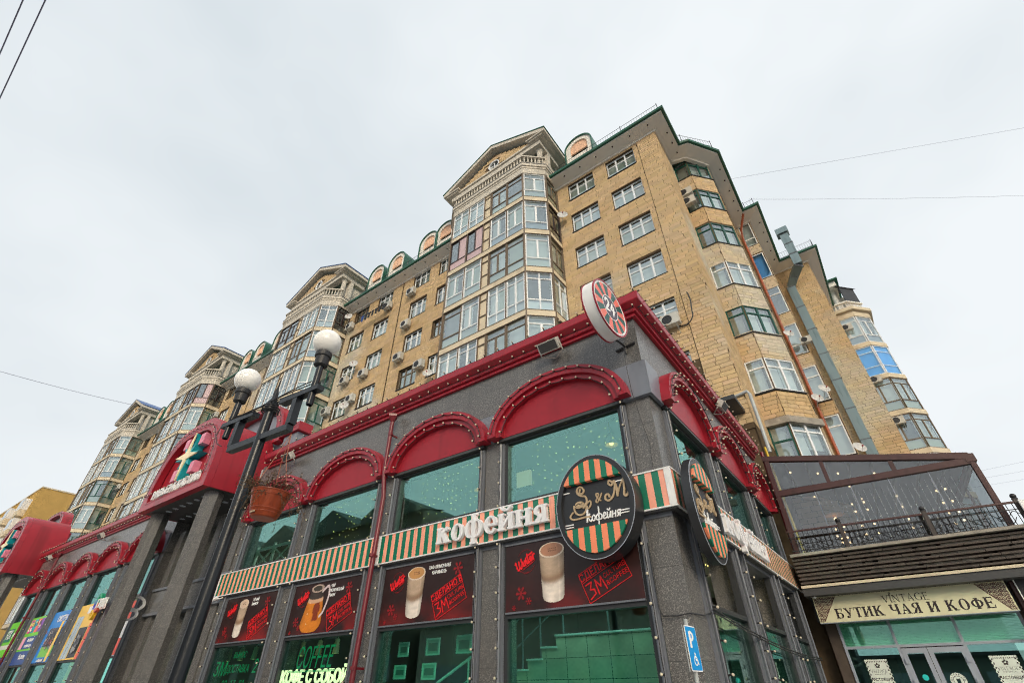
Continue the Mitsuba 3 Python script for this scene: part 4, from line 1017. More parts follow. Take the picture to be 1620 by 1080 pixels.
def drink(fr, a, z0, w, h, parent, top=(.50, .27, .12), latte=True):
    """printed picture of a tall glass"""
    m = MB(); nx, ny = 18, 40; V = []; C = []; r = random.Random(int(a * 100))
    for j in range(ny + 1):
        for i in range(nx + 1):
            s = i / nx * 2 - 1; t = j / ny; hw = w / 2 * (.82 + .18 * t)
            sag = -.24 * w * math.sqrt(max(0, 1 - s * s)) * (1 - .25 * (1 - t))
            V.append(fr.p(a + s * hw, z0 + .13 * h + t * h * .72 + sag, .0105))
            band = math.exp(-((t - .50 - .03 * s) / .10) ** 2); u_ = min(max((t - .40) / .16, 0), 1); base = np.array((.74, .65, .57)) * (1 - u_) + np.array((.47, .34, .24)) * u_; base = base * (.86 + .28 * float(meshkit.noise(np.array([s * 2 + a, t * 16, 3.0]))))
            k = .8 if latte else .4
            c = base * (1 - k * band) + np.array((.20, .10, .045)) * k * band; c = c * (1 - .55 * abs(s) ** 3) * (.94 + .12 * r.random())
            if .45 < s < .62: c = c * 1.18
            C.append(c)
    F_ = []
    for j in range(ny):
        for i in range(nx): q = j * (nx + 1) + i; F_ += [[q, q + 1, q + nx + 2], [q, q + nx + 2, q + nx + 1]]
    m.raw(V, F_); m.c[-1] = np.array(C)
    g = ell(a, z0 + .85 * h, w / 2, .24 * w, 40); m.poly(fr, g, .0110, .0125, (.66, .54, .43)); m.poly(fr, ell(a, z0 + .855 * h, w / 2 * .88, .205 * w, 40), .0126, .0135, top)
    lf = MB()
    for i in range(5):
        x = a - .12 * w + i * .07 * w; lf.poly(fr, U(ell(x, z0 + .855 * h + .035 * w, .028 * w, .02 * w, 12), ell(x + .02 * w, z0 + .855 * h - .035 * w, .028 * w, .02 * w, 12)), .0136, .0142, (.22, .10, .05))
    m.raw(*lf.out()); m.build('drink_print', 'm_poster', parent, color=True)


def jug(fr, a, z0, w, h, parent):
    m = MB(); nx, ny = 18, 44; V, C, r = [], [], random.Random(5)
    for j in range(ny + 1):
        for i in range(nx + 1):
            s, t = i / nx * 2 - 1, j / ny
            hw = w / 2 * (1.0 - .42 * max(0, (t - .18) / .82) ** 1.15) * (1 - .25 * max(0, (.14 - t) / .14) ** 2)
            V.append(fr.p(a + s * hw + .05 * t * w, z0 + t * h * .9 - .06 * w * math.sqrt(max(0, 1 - s * s)), .0105))
            c = np.array((.66, .20, .015)) if t < .78 else np.array((.05, .035, .03)); c = c * (1 - .35 * abs(s) ** 3) * (.9 + .2 * r.random())
            if .25 < t < .72 and -.05 < s < .75 and abs(s - .33) < .36 - .3 * abs(t - .55): c = np.array((.22, .035, .008)) * (.8 + .4 * r.random())
            if .70 < t < .78: c = np.array((.60, .35, .22))
            C.append(c)
    F_ = []
    for j in range(ny):
        for i in range(nx): q = j * (nx + 1) + i; F_ += [[q, q + 1, q + nx + 2], [q, q + nx + 2, q + nx + 1]]
    m.raw(V, F_); m.c[-1] = np.array(C); x = a + .05 * w; zt = z0 + .9 * h
    m.poly(fr, ell(x, zt, w * .31, w * .11, 32), .011, .0125, (.42, .31, .26)); m.poly(fr, ell(x, zt, w * .22, w * .075, 32), .0126, .0135, (.05, .04, .03))
    m.poly(fr, stroke(bez([(x + .27 * w, zt - .10 * w), (x + .52 * w, zt + .02 * w), (x + .60 * w, zt - .25 * w), (x + .48 * w, zt - .62 * w), (x + .34 * w, zt - .75 * w)]), .035 * w), .011, .013, (.62, .50, .50))
    for s, t in ((-.45, .6), (-.5, .35), (-.42, .13)): m.poly(fr, ell(a + s * w * .45, z0 + t * h, .02 * w, .025 * w, 12), .0126, .0132, (.9, .6, .4))
    m.build('drink_print', 'm_poster', parent, color=True)


def poster(a0, a1, label, seed, pic, words, glow):
    k = thing('cafe_poster', label, 'poster'); fr = Fr((0, YM - .03, 0), (1, 0, 0)); z0, z1 = 2.69, 3.72; w, h = a1 - a0, 1.03
    m = MB(); nx, ny = 60, 26; xs = np.linspace(a0, a1, nx + 1); zs = np.linspace(z0, z1, ny + 1)
    X, Z = np.meshgrid(xs, zs); V = fr.p(X.ravel(), Z.ravel(), .006)
    n1 = meshkit.fbm(np.stack([X.ravel() * 1.6, Z.ravel() * 2.2, X.ravel() * 0 + seed], -1), 4, seed)
    t = (Z.ravel() - z0) / h; u = (X.ravel() - a0) / w
    g = np.clip((n1 - .30) * 2.2, 0, 1) * np.clip(1 - t * 2.3, 0, 1) * np.clip(.35 + u, 0, 1) * glow
    C = np.array((.022, .0075, .007)) + g[:, None] * np.array((.22, .0, .002)) + np.clip(n1 - .5, 0, 1)[:, None] * np.array((.03, .006, .004))
    F_ = []
    for j in range(ny):
        for i in range(nx): q = j * (nx + 1) + i; F_ += [[q, q + 1, q + nx + 2], [q, q + nx + 2, q + nx + 1]]
    m.raw(V, F_); m.c[-1] = C; m.build('sheet', 'm_poster', k, color=True)
    m = MB(); m.box(fr, a0, a1, z0 - .0, z1, -.02, .003); m.box(fr, a0, a1, z0 - .028, z0 - .003, -.02, .025); m.box(fr, a0, a1, z1 + .003, z1 + .03, -.02, .025); m.build('backing', 'm_steel', k)
    a_, b_ = MB(), MB()
    winter(fr, a0 + .17 * w, z0 + .72 * h, .42, a_, b_); a_.build('red_script', 'm_print_red', k); a_ = MB(); stamp(fr, a0 + .755 * w, z0 + .36 * h, .80, a_, b_)
    flake(fr, a0 + .13 * w, z0 + .25 * h, .10, b_); flake(fr, a0 + .19 * w, z0 + .13 * h, .055, b_); flake(fr, a0 + .84 * w, z0 + .80 * h, .11, b_); flake(fr, a0 + .07 * w, z0 + .05 * h, .04, b_)
    a_.build('red_stamp', 'm_print_red', k); b_.build('dark_red_lettering', 'm_print_darkred', k)
    if pic == 'jug': jug(fr, a0 + .36 * w, z0 + .07, .78, .93, k)
    else: drink(fr, a0 + .385 * w, z0 + .04, .50 if pic != 'tall' else .44, .96, k, top={'red': (.42, .20, .12), 'raf': (.50, .25, .09)}.get(pic, (.62, .45, .33)))
    if words:
        m = MB()
        for i, (s, x) in enumerate(words): text_at(m, fr, s, .062, a0 + x * w, z0 + (.86 - .095 * i) * h, .010, bold=True, sx=.82, depth=.003, shear=.15)
        m.build('white_lettering', 'm_white_plain', k)


poster(-5.46, -2.96, 'dark red cafe poster with a cocoa topped glass, below the front oval sign', 1, 'red', None, .55)
poster(-8.66, -6.20, 'dark red cafe poster with a glass of coffee, right of the red drainpipe', 2, 'raf', [('РАФ ЛИМОННАЯ', .64), ('КАРАМЕЛЬ', .64)], .8)
poster(-11.94, -9.44, 'dark red cafe poster with an orange jug of fruit tea, left of the red drainpipe', 3, 'jug', [('ЧАЙ', .60), ('ТРОПИЧЕСКИЙ', .66), ('ПИОН', .61)], 1.1)
poster(-15.20, -12.71, 'dark red cafe poster with a pale tall glass, leftmost under the striped band', 4, 'tall', [('ТЁПЛЫЙ', .60), ('ВАНИЛИ', .60)], .9)
# ------------------------------------------------------------------ entrance canopies
def gable_arch(x0, x1, zc, top, n=40):
    """upright sides to zc, then a steep round-topped arch"""
    cx, hw = (x0 + x1) / 2, (x1 - x0) / 2
    pts = [(cx - hw * np.sign(math.cos(t)) * abs(math.cos(t)) ** .62, zc + (top - zc) * math.sin(t) ** .95) for t in np.linspace(0, math.pi, n)]
    return Polygon([(x1, 6.9), (x0, 6.9)] + [(float(a), float(b)) for a, b in pts])


def canopy(x0, x1, label, top=9.75, cols=(), yf=5.85):
    k = thing('entrance_canopy', label, 'canopy'); F = Fr((0, yf, 0), (1, 0, 0)); cx = (x0 + x1) / 2; zc = 7.45
    out = gable_arch(x0, x1, zc, top); inn = affinity.scale(out, .83, .85, origin=(cx, 7.22)).intersection(R(-100, 100, 7.12, 20))
    m = MB(); m.poly(F, out.difference(inn), -.22, 0); m.build('front_frame', 'm_red_gloss', k)
    m = MB(); m.poly(F, inn.buffer(.05), -.40, -.23); m.build('tympanum', 'm_red', k)
    m = MB(); shell = out.difference(out.buffer(-.06)).intersection(R(-100, 100, 7.22, 20)); m.poly(F, shell, -(YM - yf) - .6, -.225); m.build('barrel', 'm_red', k, smooth=35)
    m = MB()
    for x in (x0, x1): m.box(F, *((x - .012, x + .055) if x == x0 else (x - .055, x + .012)), 6.9, 7.36, -(YM - yf), -.225)
    m.build('fascia', 'm_red', k)
    m = MB(); m.box(F, x0 + .06, x1 - .06, 6.905, 6.98, -(YM - yf) - .9, -.03); m.build('soffit', 'm_soffit', k)
    d = MB()
    for i in range(8):
        for j in range(2): d.lathe([(.10, 0), (.10, -.008), (0, -.008)], (x0 + .6 + i * .53, yf + .6 + j * .7, 6.903), 10)
    d.build('downlight', 'm_alu', k)
    m = MB(); th = np.linspace(0, math.pi, 40)
    m.poly(F, inn.buffer(.0).difference(inn.buffer(-.05)), -.2, .012); m.build('inner_moulding', 'm_red_gloss', k)
    for x in cols:
        c = MB(); c.lathe([(.37, 0), (.37, .25), (.31, .3), (.30, 6.6), (.30, 6.9), (0, 6.9)], (x, yf + .62, 0), 8); c.build('column', 'm_granite', k)
    return k, F, inn


C1, CF, CI = canopy(-21.4, -16.5, 'red barrel-roofed entrance canopy with a star emblem, standing behind the street lamp', cols=(-16.98, -20.95))
C2, CF2, CI2 = canopy(-43.9, -38.5, 'red barrel-roofed entrance canopy at the left edge of the picture', top=10.15, cols=(-39.1, -43.3), yf=5.72)


def star(F, k, cx, cz, s):
    em = [(math.sin(a) * r, math.cos(a) * r) for i in range(8) for a, r in ((i * math.pi / 4, (1.0 if i % 2 == 0 else .62)), ((i + .5) * math.pi / 4, .30))]
    thin = [(math.sin(a) * r, math.cos(a) * r) for i in range(4) for a, r in ((i * math.pi / 2 + .1, .98), (i * math.pi / 2 + math.pi / 4 + .1, .2))]
    q = lambda p, c=1: affinity.translate(affinity.scale(Polygon(p), s * c, s * c, origin=(0, 0)), cx, cz)
    m = MB(); m.poly(F, q(em), -.22, .08); m.build('star_emblem', 'm_teal_logo', k); m = MB(); m.poly(F, q(thin), .081, .12); m.build('star_core', 'm_cream_logo', k)
    for dx, dz in ((-.72, .70), (.62, .62), (-.70, -.62), (.66, -.55)): m = MB(); m.box(F, cx + dx * s - .16, cx + dx * s + .16, cz + dz * s - .2, cz + dz * s + .2, -.22, .02); m.build('emblem_block', 'm_pink_logo', k)


star(CF, C1, -18.70, 8.38, .90); star(CF2, C2, -41.2, 8.6, .9)
m = MB(); text_at(m, CF, 'РИВЬЕРА КАСПИЯ', .28, -18.7, 7.19, -.03, bold=True, sx=1.02, depth=.09); m.build('letter', 'm_white', C1)

# upper arched parapets behind the canopies
def upper_gable(cx, y, label, half=2.6, shoulder=3.8, z0=8.05, zs=9.35, top=11.0):
    k = thing('roof_gable', label, 'parapet'); F = Fr((cx, y, 0), (1, 0, 0))
    A = U(gable_arch(-half, half, zs, top).intersection(R(-9, 9, zs - .3, 20)), R(-shoulder, shoulder, zs - .2, zs + .12)); I = affinity.scale(gable_arch(-half, half, zs, top), .82, .88, origin=(0, zs)).intersection(R(-9, 9, 7.5, 20))
    m = MB(); m.poly(F, A.difference(I), -.55, 0); m.build('coping', 'm_red_gloss', k)
    m = MB(); m.poly(F, U(I, R(-half, half, z0, zs)), -.5, -.25); m.build('infill', 'm_grey_panel', k)
    m = MB()
    for s in (-1, 1): m.box(F, *sorted((s * (shoulder - 1.0), s * (shoulder - .15))), z0 - .3, zs - .22, -.7, -.1)
    m.build('pier', 'm_grey_panel', k); return k, F, A


UG1, UF1, UA1 = upper_gable(-18.95, 7.65, 'red arched roof gable with grey infill just behind the street lamp')
UG2, UF2, UA2 = upper_gable(-44.3, 7.65, 'red arched roof gable with grey infill far left, above the left canopy', top=11.5, zs=9.6)

# recessed entrance between the canopies columns
E1 = MB(); E1.box(MF, -21.3, -15.8, 3.82, 4.5, -.45, -.15); E1.box(MF, -21.3, -15.8, 6.5, 7.5, -1.2, -.6); part('entrance_lintel', E1, 'm_granite_wall')
m = MB(); m.box(MF, -21.3, -15.8, 4.502, 4.58, -.5, -.10); m.box(MF, -21.3, -15.8, 3.74, 3.815, -.5, -.10); part('lintel_trim', m, 'm_steel')
for x in (-20.9, -19.3, -18.0, -16.5): p = MB(); p.box(MF, x - .2, x + .2, 0, 3.74, -.6, -.2); p.box(MF, x - .2, x + .2, 4.585, 6.5, -.6, -.2); part('pillar', p, 'm_granite')
g = MB(); g.rect(MF, -21.3, -15.8, .1, 3.8, -.75); part('lower_pane', g, 'm_glass_teal'); g = MB(); g.rect(MF, -21.3, -15.8, 4.5, 6.5, -.75); part('upper_pane', g, 'm_glass_teal')
m = MB()
for x in np.arange(-21.2, -15.7, .92): m.box(MF, x - .03, x + .03, .1, 3.8, -.8, -.70); m.box(MF, x - .03, x + .03, 4.5, 6.5, -.8, -.70)
part('window_frame', m, 'm_dark_metal')
cs = thing('oval_shop_sign', 'thin pale oval sign frame seen edge-on beside the entrance lintel', 'sign'); F = Fr((-21.15, 6.9, 4.15), (0, -1, 0))
for s in (0, 1): m = MB(); m.poly(F, ell(.1, -.05 - .32 * s, .42 - .1 * s, .26 - .06 * s).difference(ell(.1, -.05 - .32 * s, .34 - .1 * s, .19 - .06 * s)), 0, .06); m.build('ring', 'm_white', cs)

# shop adverts in the left windows
def advert(a0, a1, z0, z1, label, base, shapes, texts):
    k = thing('window_advert', label, 'poster'); fr = Fr((0, YM - .02, 0), (1, 0, 0)); w, h = a1 - a0, z1 - z0
    m = MB(); m.rect(fr, a0, a1, z0, z1, .0, base)
    for i, (u0, u1, v0, v1, c) in enumerate(shapes): m.rect(fr, a0 + u0 * w, a0 + u1 * w, z0 + v0 * h, z0 + v1 * h, .004 + .002 * i, c)
    m.build('sheet', 'm_poster', k, color=True)
    m = MB()
    for s, u, v, hh, sx in texts: text_at(m, fr, s, hh, a0 + u * w, z0 + v * h, .022, bold=True, sx=sx, depth=.004)
    m.build('lettering', 'm_white_plain', k)


def confetti(n, u0, u1, v0, v1, cols, seed, s=.06):
    r = random.Random(seed); out = []
    for _ in range(n): u, v = r.uniform(u0, u1 - s), r.uniform(v0, v1 - s); out.append((u, u + s * r.uniform(.4, 1.2), v, v + s * r.uniform(.4, 1.3), cols[r.randrange(len(cols))]))
    return out


GRN, NVY, BLU, YEL, REDC = (.16, .56, .04), (.03, .07, .25), (.03, .22, .62), (.78, .50, .10), (.70, .10, .07)
advert(-37.45, -35.03, 2.68, 4.56, 'bright green discount advert with big lettering in the leftmost window', GRN, [(0, 1, 0, .2, NVY), (0, 1, .38, .48, (.6, .62, .55)), (.03, .45, .55, .85, (.03, .18, .12))], [('FIX', .25, .62, .36, 1.0), ('PRICE', .7, .62, .22, .9), ('от 50', .7, .48, .14, 1)])
advert(-34.12, -31.77, 2.68, 4.56, 'green advert with four bright coloured squares in a row', GRN, [(0, 1, 0, .28, NVY), (.05, .24, .66, .95, (.75, .05, .3)), (.27, .46, .66, .95, (.05, .45, .6)), (.49, .68, .66, .95, (.75, .12, .15)), (.71, .90, .66, .95, (.25, .1, .45)), (.05, .25, .32, .58, (.75, .35, .5)), (.28, .95, .32, .58, NVY)] + confetti(26, .07, .88, .68, .93, [(.8, .8, .8), (.9, .7, .2), (.2, .2, .3)], 3), [('выгодно', .62, .47, .15, 1), ('каждый день', .62, .36, .11, 1), ('fix price', .6, .12, .17, 1)])
advert(-30.88, -28.56, 2.68, 4.56, 'blue advert with a crowd picture and a white headline', BLU, [(.18, .86, .10, .66, (.07, .07, .09)), (.18, .86, .10, .30, (.18, .5, .06)), (.30, .62, 0, .08, NVY)] + confetti(60, .2, .82, .22, .62, [(.3, .06, .05), (.5, .45, .4), (.12, .12, .3), (.02, .02, .02), (.45, .3, .22)], 4, .05) + [(.88, 1, 0, .75, YEL)], [('СМОТРИ', .62, .78, .22, .9), ('со скидкой', .45, .02, .1, 1)])
advert(-27.64, -25.28, 2.68, 4.56, 'yellow advert with a steel refrigerator and black speakers', YEL, [(.08, .36, .02, .78, (.38, .46, .52)), (.215, .225, .02, .78, (.12, .15, .18)), (.40, .76, .03, .56, (.04, .04, .045)), (.42, .66, .82, .95, (.75, .73, .7)), (.80, 1, 0, .62, REDC), (.88, 1, .62, 1, REDC)] + confetti(22, .42, .72, .06, .5, [(.2, .2, .22), (.1, .1, .12), (.3, .3, .3)], 6, .07) + [(.16, .20, .40, .46, (.05, .05, .05))], [('-50%', .54, .86, .12, 1)])
advert(-24.37, -21.80, 2.68, 4.3, 'red advert with a dark stripe behind the granite canopy column', REDC, [(0, .5, 0, .3, (.08, .08, .1)), (.6, 1, .3, .62, (.7, .7, .7))], [('СКИДКИ', .5, .75, .22, 1)])
cb = thing('coloured_balloon_sign', 'cluster of colourful rings and white letters hung on a pillar beside the canopy column', 'sign'); F = Fr((-24.9, YM - .25, 4.35), (1, 0, 0))
for (x, z, r, c) in ((-.08, .22, .2, (.02, .30, .16)), (-.2, .02, .17, (.08, .08, .45)), (.04, -.08, .16, (.62, .12, .08)), (-.18, -.30, .18, (.70, .42, .02))):
    m = MB(); m.poly(F, Point(x, z).buffer(r).difference(Point(x, z).buffer(r * .4)), -.05, .07); m.build('ring', pr(c, .35), cb)
m = MB(); text_at(m, F, 'ГИД', .3, .38, -.1, 0, bold=True, depth=.08); m.build('letter', 'm_white', cb)

# lettering stuck inside the lower windows
def window_text(label, items, mat='m_neon_green', frames=()):
    k = thing('window_lettering', label, 'lettering'); fr = Fr((0, YM + .07, 0), (1, 0, 0)); m = MB()
    for s, a, z, h, sx, b in items: text_at(m, fr, s, h, a, z, 0, bold=b, sx=sx, depth=.004, shear=.12)
    for x0, x1, z0, z1 in frames: m.poly(fr, R(x0, x1, z0, z1).difference(R(x0 + .02, x1 - .02, z0 + .02, z1 - .02)), 0, .004)
    m.build('letter', mat, k)


window_text('green outlined takeaway and delivery lettering in the leftmost cafe window', [('ВЫНОС', -13.9, 2.34, .13, .9, False), ('3M', -14.7, 1.98, .30, 1.0, False), ('ДОСТАВКА', -13.85, 2.04, .16, .85, False), ('24', -12.95, 2.02, .28, .9, False), ('92-13-91', -13.9, 1.72, .17, .9, False)])
window_text('tall outlined coffee lettering in the window left of the red drainpipe', [('COFFEE', -10.75, 2.06, .40, .62, False)], frames=[(-11.6, -9.95, 1.99, 2.02)])
kk = thing('takeaway_sign', 'pale green glowing takeaway coffee lettering low in the window left of the red drainpipe', 'sign')
m = MB(); text_at(m, Fr((0, YM + .11, 0), (1, 0, 0)), 'КОФЕ С СОБОЙ', .235, -10.72, 1.80, 0, bold=True, sx=.95, depth=.03)
v_, f_, c_ = m.out(); kq = key('letter', kk); scene[kq] = mikit.ply((v_, f_), 'm_white_plain', emitter=lamp((2.9, 1.0, .62), .24))

# ------------------------------------------------------------------ string lights
def garland(label, runs, step=.30, r=.021, out=(0, -1, 0), group=None):
    k = thing('string_light', label, 'string lights', group); cab, bul, soc = MB(), MB(), MB(); o = np.array(out, float); rr = random.Random(len(label))
    for pts in runs:
        p = np.asarray(pts, float); seg = np.linalg.norm(np.diff(p, axis=0), axis=1); s = np.concatenate([[0], np.cumsum(seg)]); L = s[-1]; n = max(1, int(round(L / step)))
        at = lambda t: np.array([np.interp(t, s, p[:, i]) for i in range(3)])
        path = []
        for i in range(n + 1):
            t = L * i / n; q = at(t); path.append(q)
            if i < n: path.append(at(t + L / n / 2) + np.array((0, 0, -.025)) + o * .01)
            d = o + np.array((rr.uniform(-.2, .2), rr.uniform(-.2, .2), rr.uniform(-.25, .15))); d /= np.linalg.norm(d)
            soc.tube([q, q + d * .05], [.012, .014], 5); bul.sphere(q + d * .07, r * rr.uniform(.92, 1.05), 1)
        cab.tube(path, .009, 4)
    cab.build('cable', 'm_cable', k); tag(soc.build('socket', 'm_black', k), kind='stuff'); tag(bul.build('bulb', 'm_bulb', k, smooth=True), kind='stuff')


def arc(fr, a0, a1, d, c, n=26):
    am, hw = (a0 + a1) / 2, (a1 - a0) / 2 + .27
    return [fr.p(am - (hw - d) * math.cos(t), ZA + .03 + (RISE - .9 * d) * math.sin(t), c) for t in np.linspace(.06, math.pi - .06, n)]


names = ['the arch beside the corner', 'the second arch from the corner', 'the third arch from the corner', 'the fourth arch from the corner, behind the flower pot']
for (a0, a1), nm in zip(main, names): garland('two rows of cream bulbs around ' + nm, [arc(MF, a0, a1, .10, .28), arc(MF, a0, a1, .33, .21)], .30)
for (a0, a1), nm in zip(sidebays, ['first', 'second', 'third']): garland(f'two rows of cream bulbs around the {nm} arch of the side front', [arc(MS, a0, a1, .10, .28), arc(MS, a0, a1, .33, .21)], .26, out=(1, 0, 0))
for (a0, a1), nm in zip(left, ['partly hidden arch right beside the canopy column', 'second left arch counted from the canopy column', 'third left arch counted from the canopy column', 'fourth left arch, right of the thin left drainpipe', 'leftmost small arch beside the left canopy']): garland(f'two rows of cream bulbs around the {nm}', [arc(MF, a0, a1, .10, .28), arc(MF, a0, a1, .33, .21)], .34)
garland('long row of cream bulbs under the red cornice lip of the street front', [[(-15.3, YM - .16, 7.70), (XM + .1, YM - .16, 7.70)]], .33)
garland('long row of bulbs standing on top of the red cornice of the street front', [[(-15.3, YM - .25, 8.0), (XM + .2, YM - .25, 8.0)]], .42, out=(0, -.7, .7))
garland('two rows of cream bulbs along the red cornice of the side front', [[(XM + .25, 7.0, 8.0), (XM + .25, 16.0, 8.0)], [(XM + .17, 7.1, 7.70), (XM + .17, 16.0, 7.70)]], .34, out=(1, 0, 0))
garland('two rows of cream bulbs along the far left red cornice', [[(-38.2, YM - .27, 8.02), (-21.5, YM - .27, 8.02)], [(-38.2, YM - .16, 7.70), (-21.5, YM - .16, 7.70)]], .36)
for i, (xs, nm) in enumerate([((-2.84,), 'down the edge of the corner pillar'), ((-5.57, -6.08), 'down the first pillar left of the corner window'), ((-8.78, -9.33), 'down the pillar behind the red drainpipe'), ((-12.06, -12.6), 'down the pillar between the two leftmost cafe posters'), ((-15.32,), 'down the leftmost cafe pillar')]):
    garland('vertical rows of cream bulbs ' + nm, [[(x, YM - .10, 1.0), (x, YM - .10, 3.78)] for x in xs] + [[(x, YM - .10, 4.46), (x, YM - .10, 5.75)] for x in xs], .40)
for ys, nm in [((7.80,), 'down the corner pillar edge of the side front'), ((10.16, 10.68), 'down the first inner pillar of the side front'), ((13.18, 13.66), 'down the second inner pillar of the side front')]:
    garland('vertical rows of cream bulbs ' + nm, [[(XM + .10, y, 1.0), (XM + .10, y, 3.78)] for y in ys] + [[(XM + .10, y, 4.46), (XM + .10, y, 5.75)] for y in ys], .42, out=(1, 0, 0))
for i, (xs, nm) in enumerate([((-24.47, -25.18), 'down the pillar right of the yellow advert'), ((-27.74, -28.46), 'down the pillar between the yellow and blue adverts'), ((-30.98, -31.67), 'down the pillar between the blue and green adverts'), ((-34.22, -34.93), 'down the pillar between the two green adverts')]):
    garland('vertical rows of cream bulbs ' + nm, [[(x, YM - .10, 1.2), (x, YM - .10, 5.75)] for x in xs], .42)
ol = np.array(CI.exterior.coords); ol = [(x, z) for x, z in ol]; oo = [CF.p(x, z, .03) for x, z in np.array(affinity.scale(CI, 1.1, 1.07, origin=(-18.95, 7.2)).exterior.coords) if z > 7.15]
garland('cream bulbs around the rim of the red entrance canopy with the star', [oo, [CF.p(x, z, -.18) for x, z in ol if z > 7.2]], .33)
oo = [CF2.p(x, z, .03) for x, z in np.array(affinity.scale(CI2, 1.1, 1.07, origin=(-41.2, 7.2)).exterior.coords) if z > 7.15]
garland('cream bulbs around the rim of the left canopy', [oo], .33)
for UFr, UA, cx, nm in ((UF1, UA1, 0, 'behind the street lamp'), (UF2, UA2, 0, 'above the left canopy')):
    pts = [UFr.p(x, z, .04) for x, z in np.array(UA.buffer(-.1).exterior.coords) if z > 9.35]
    garland(f'cream bulbs along the arched roof gable {nm}', [pts], .33)

# hanging fairy lights and pendant lamps inside
def fairy(label, fr, a0, a1, z0, z1, c, n, seed, k=1.5, col=(1.0, .74, .16)):
    kk = thing('fairy_light_curtain', label, 'fairy lights'); r = random.Random(seed); w, b = MB(), MB()
    for i in range(int((a1 - a0) / .14)):
        a = a0 + .07 + i * .14; zz = z0 + r.random() * .5; w.tube([fr.p(a, zz, c), fr.p(a, z1, c)], .004, 3, cap=False); z = z1
        while z > zz:
            z -= r.uniform(.10, .24)
            if r.random() < n: b.sphere(fr.p(a + r.uniform(-.015, .015), z, c), .0085, 0)
    if 'terrace' in label: w.build('wire', 'm_grey_pipe', kk)
    q = key('bulb', kk); v, f, _ = b.out(); scene[q] = mikit.ply((v, f), 'm_white_plain', emitter=lamp(col, k)); tag(q, kind='stuff')


for (a0, a1), nm, s in zip(main[:3], ['the first upper window from the corner', 'the second upper window from the corner', 'the third upper window from the corner'], (1, 2, 3)): fairy('curtain of tiny yellow fairy lights inside ' + nm, MF, a0 + .3, a1 - .2, 4.5, 5.9, -.45, .75, s)
for (a0, a1), nm, s in zip(sidebays, ['first', 'second', 'third'], (4, 5, 6)):
    fairy(f'curtain of tiny yellow fairy lights inside the {nm} upper side window', MS, a0 + .1, a1 - .1, 4.5, 5.9, -.4, .8, s, 1.5)
    fairy(f'curtain of tiny yellow fairy lights inside the {nm} lower side window', MS, a0 + .1, a1 - .1, 2.75, 3.75, -.4, .7, s + 10, 1.6) if s < 6 else None


def pendant(x, y, z, label, r=.16, k=6.0):
    kk = thing('pendant_lamp', label, 'lamp'); m = MB(); m.lathe([(.02, .3), (.05, .28), (r, .02), (r, 0), (r - .02, .01), (.03, .26)], (x, y, z), 14); m.tube([(x, y, z + .3), (x, y, z + 1.6)], .006, 4); m.build('shade', 'm_cream_logo', kk)
    b = MB(); b.sphere((x, y, z + .05), .05, 2); q = key('bulb', kk); v, f, _ = b.out(); scene[q] = mikit.ply((v, f), 'm_white_plain', smooth=True, emitter=lamp((1, .60, .20), k * .16))


pendant(-7.35, 8.6, 5.55, 'warm pendant lamp hanging inside the second upper window from the corner'); pendant(-4.1, 9.3, 6.1, 'warm pendant lamp hanging inside the first upper window from the corner')
for i, x in enumerate((-15.70, -15.06, -14.38)): pendant(x, 7.9, 2.34, f'amber bulb lamp hanging in the leftmost cafe window, {("left one", "middle one", "right one")[i]} of three', .07, 9)
for i, x in enumerate((-12.24, -11.56, -10.91)): pendant(x, 7.9, 2.35, f'amber bulb lamp hanging behind the tall outlined coffee lettering, {("left one", "middle one", "right one")[i]} of three', .07, 9)
kk = thing('ceiling_disc_lamp', 'round warm glowing ceiling lamp inside the first upper window by the corner', 'lamp'); m = MB(); m.lathe([(0, -.04), (.24, -.04), (.26, 0), (.26, .03), (0, .03)], (-3.25, 8.5, 6.65), 24); m.build('body', 'm_white_plain', kk); m = MB(); m.lathe([(0, 0), (.23, 0)], (-3.25, 8.5, 6.603), 24); v, f, _ = m.out(); scene[key('diffuser', kk)] = mikit.ply((v, f[:, ::-1]), 'm_white_plain', emitter=lamp((1, .60, .16), .36))
kk = thing('wall_lamp', 'square warm glowing wall lamp inside the second upper window from the corner', 'lamp'); m = MB(); m.box(Fr((-6.6, 9.4, 5.9), (1, 0, 0)), -.2, .2, -.2, .2, -.05, .05); v, f, _ = m.out(); scene[key('shade', kk)] = mikit.ply((v, f), 'm_white_plain', emitter=lamp((1, .7, .36), .11))
m = MB(); m.box(Fr((-6.6, 9.4, 5.9), (1, 0, 0)), -.22, .22, .2, .24, -.06, .06); m.box(Fr((-6.6, 9.4, 5.9), (1, 0, 0)), -.22, .22, -.24, -.2, -.06, .06); m.build('frame', 'm_dark_metal', kk)

# ------------------------------------------------------------------ drainpipes, floodlights
def pipe(name, label, pts, r, mat, collars=(), head=None):
    k = thing(name, label, 'drainpipe'); m = MB(); m.tube(pts, r, 10); m.build('tube', mat, k, smooth=50)
    for q in collars: c = MB(); c.lathe([(r + .012, -.03), (r + .012, .03)], q, 10); c.box(Fr(q, (1, 0, 0)), -.015, .015, -.02, .02, -.25, -r); c.build('collar', mat, k)
    if head: h = MB(); h.lathe([(r, 0), (r, .05), (r + .09, .2), (r + .09, .26), (r, .26)], head, 4); h.build('hopper', mat, k)


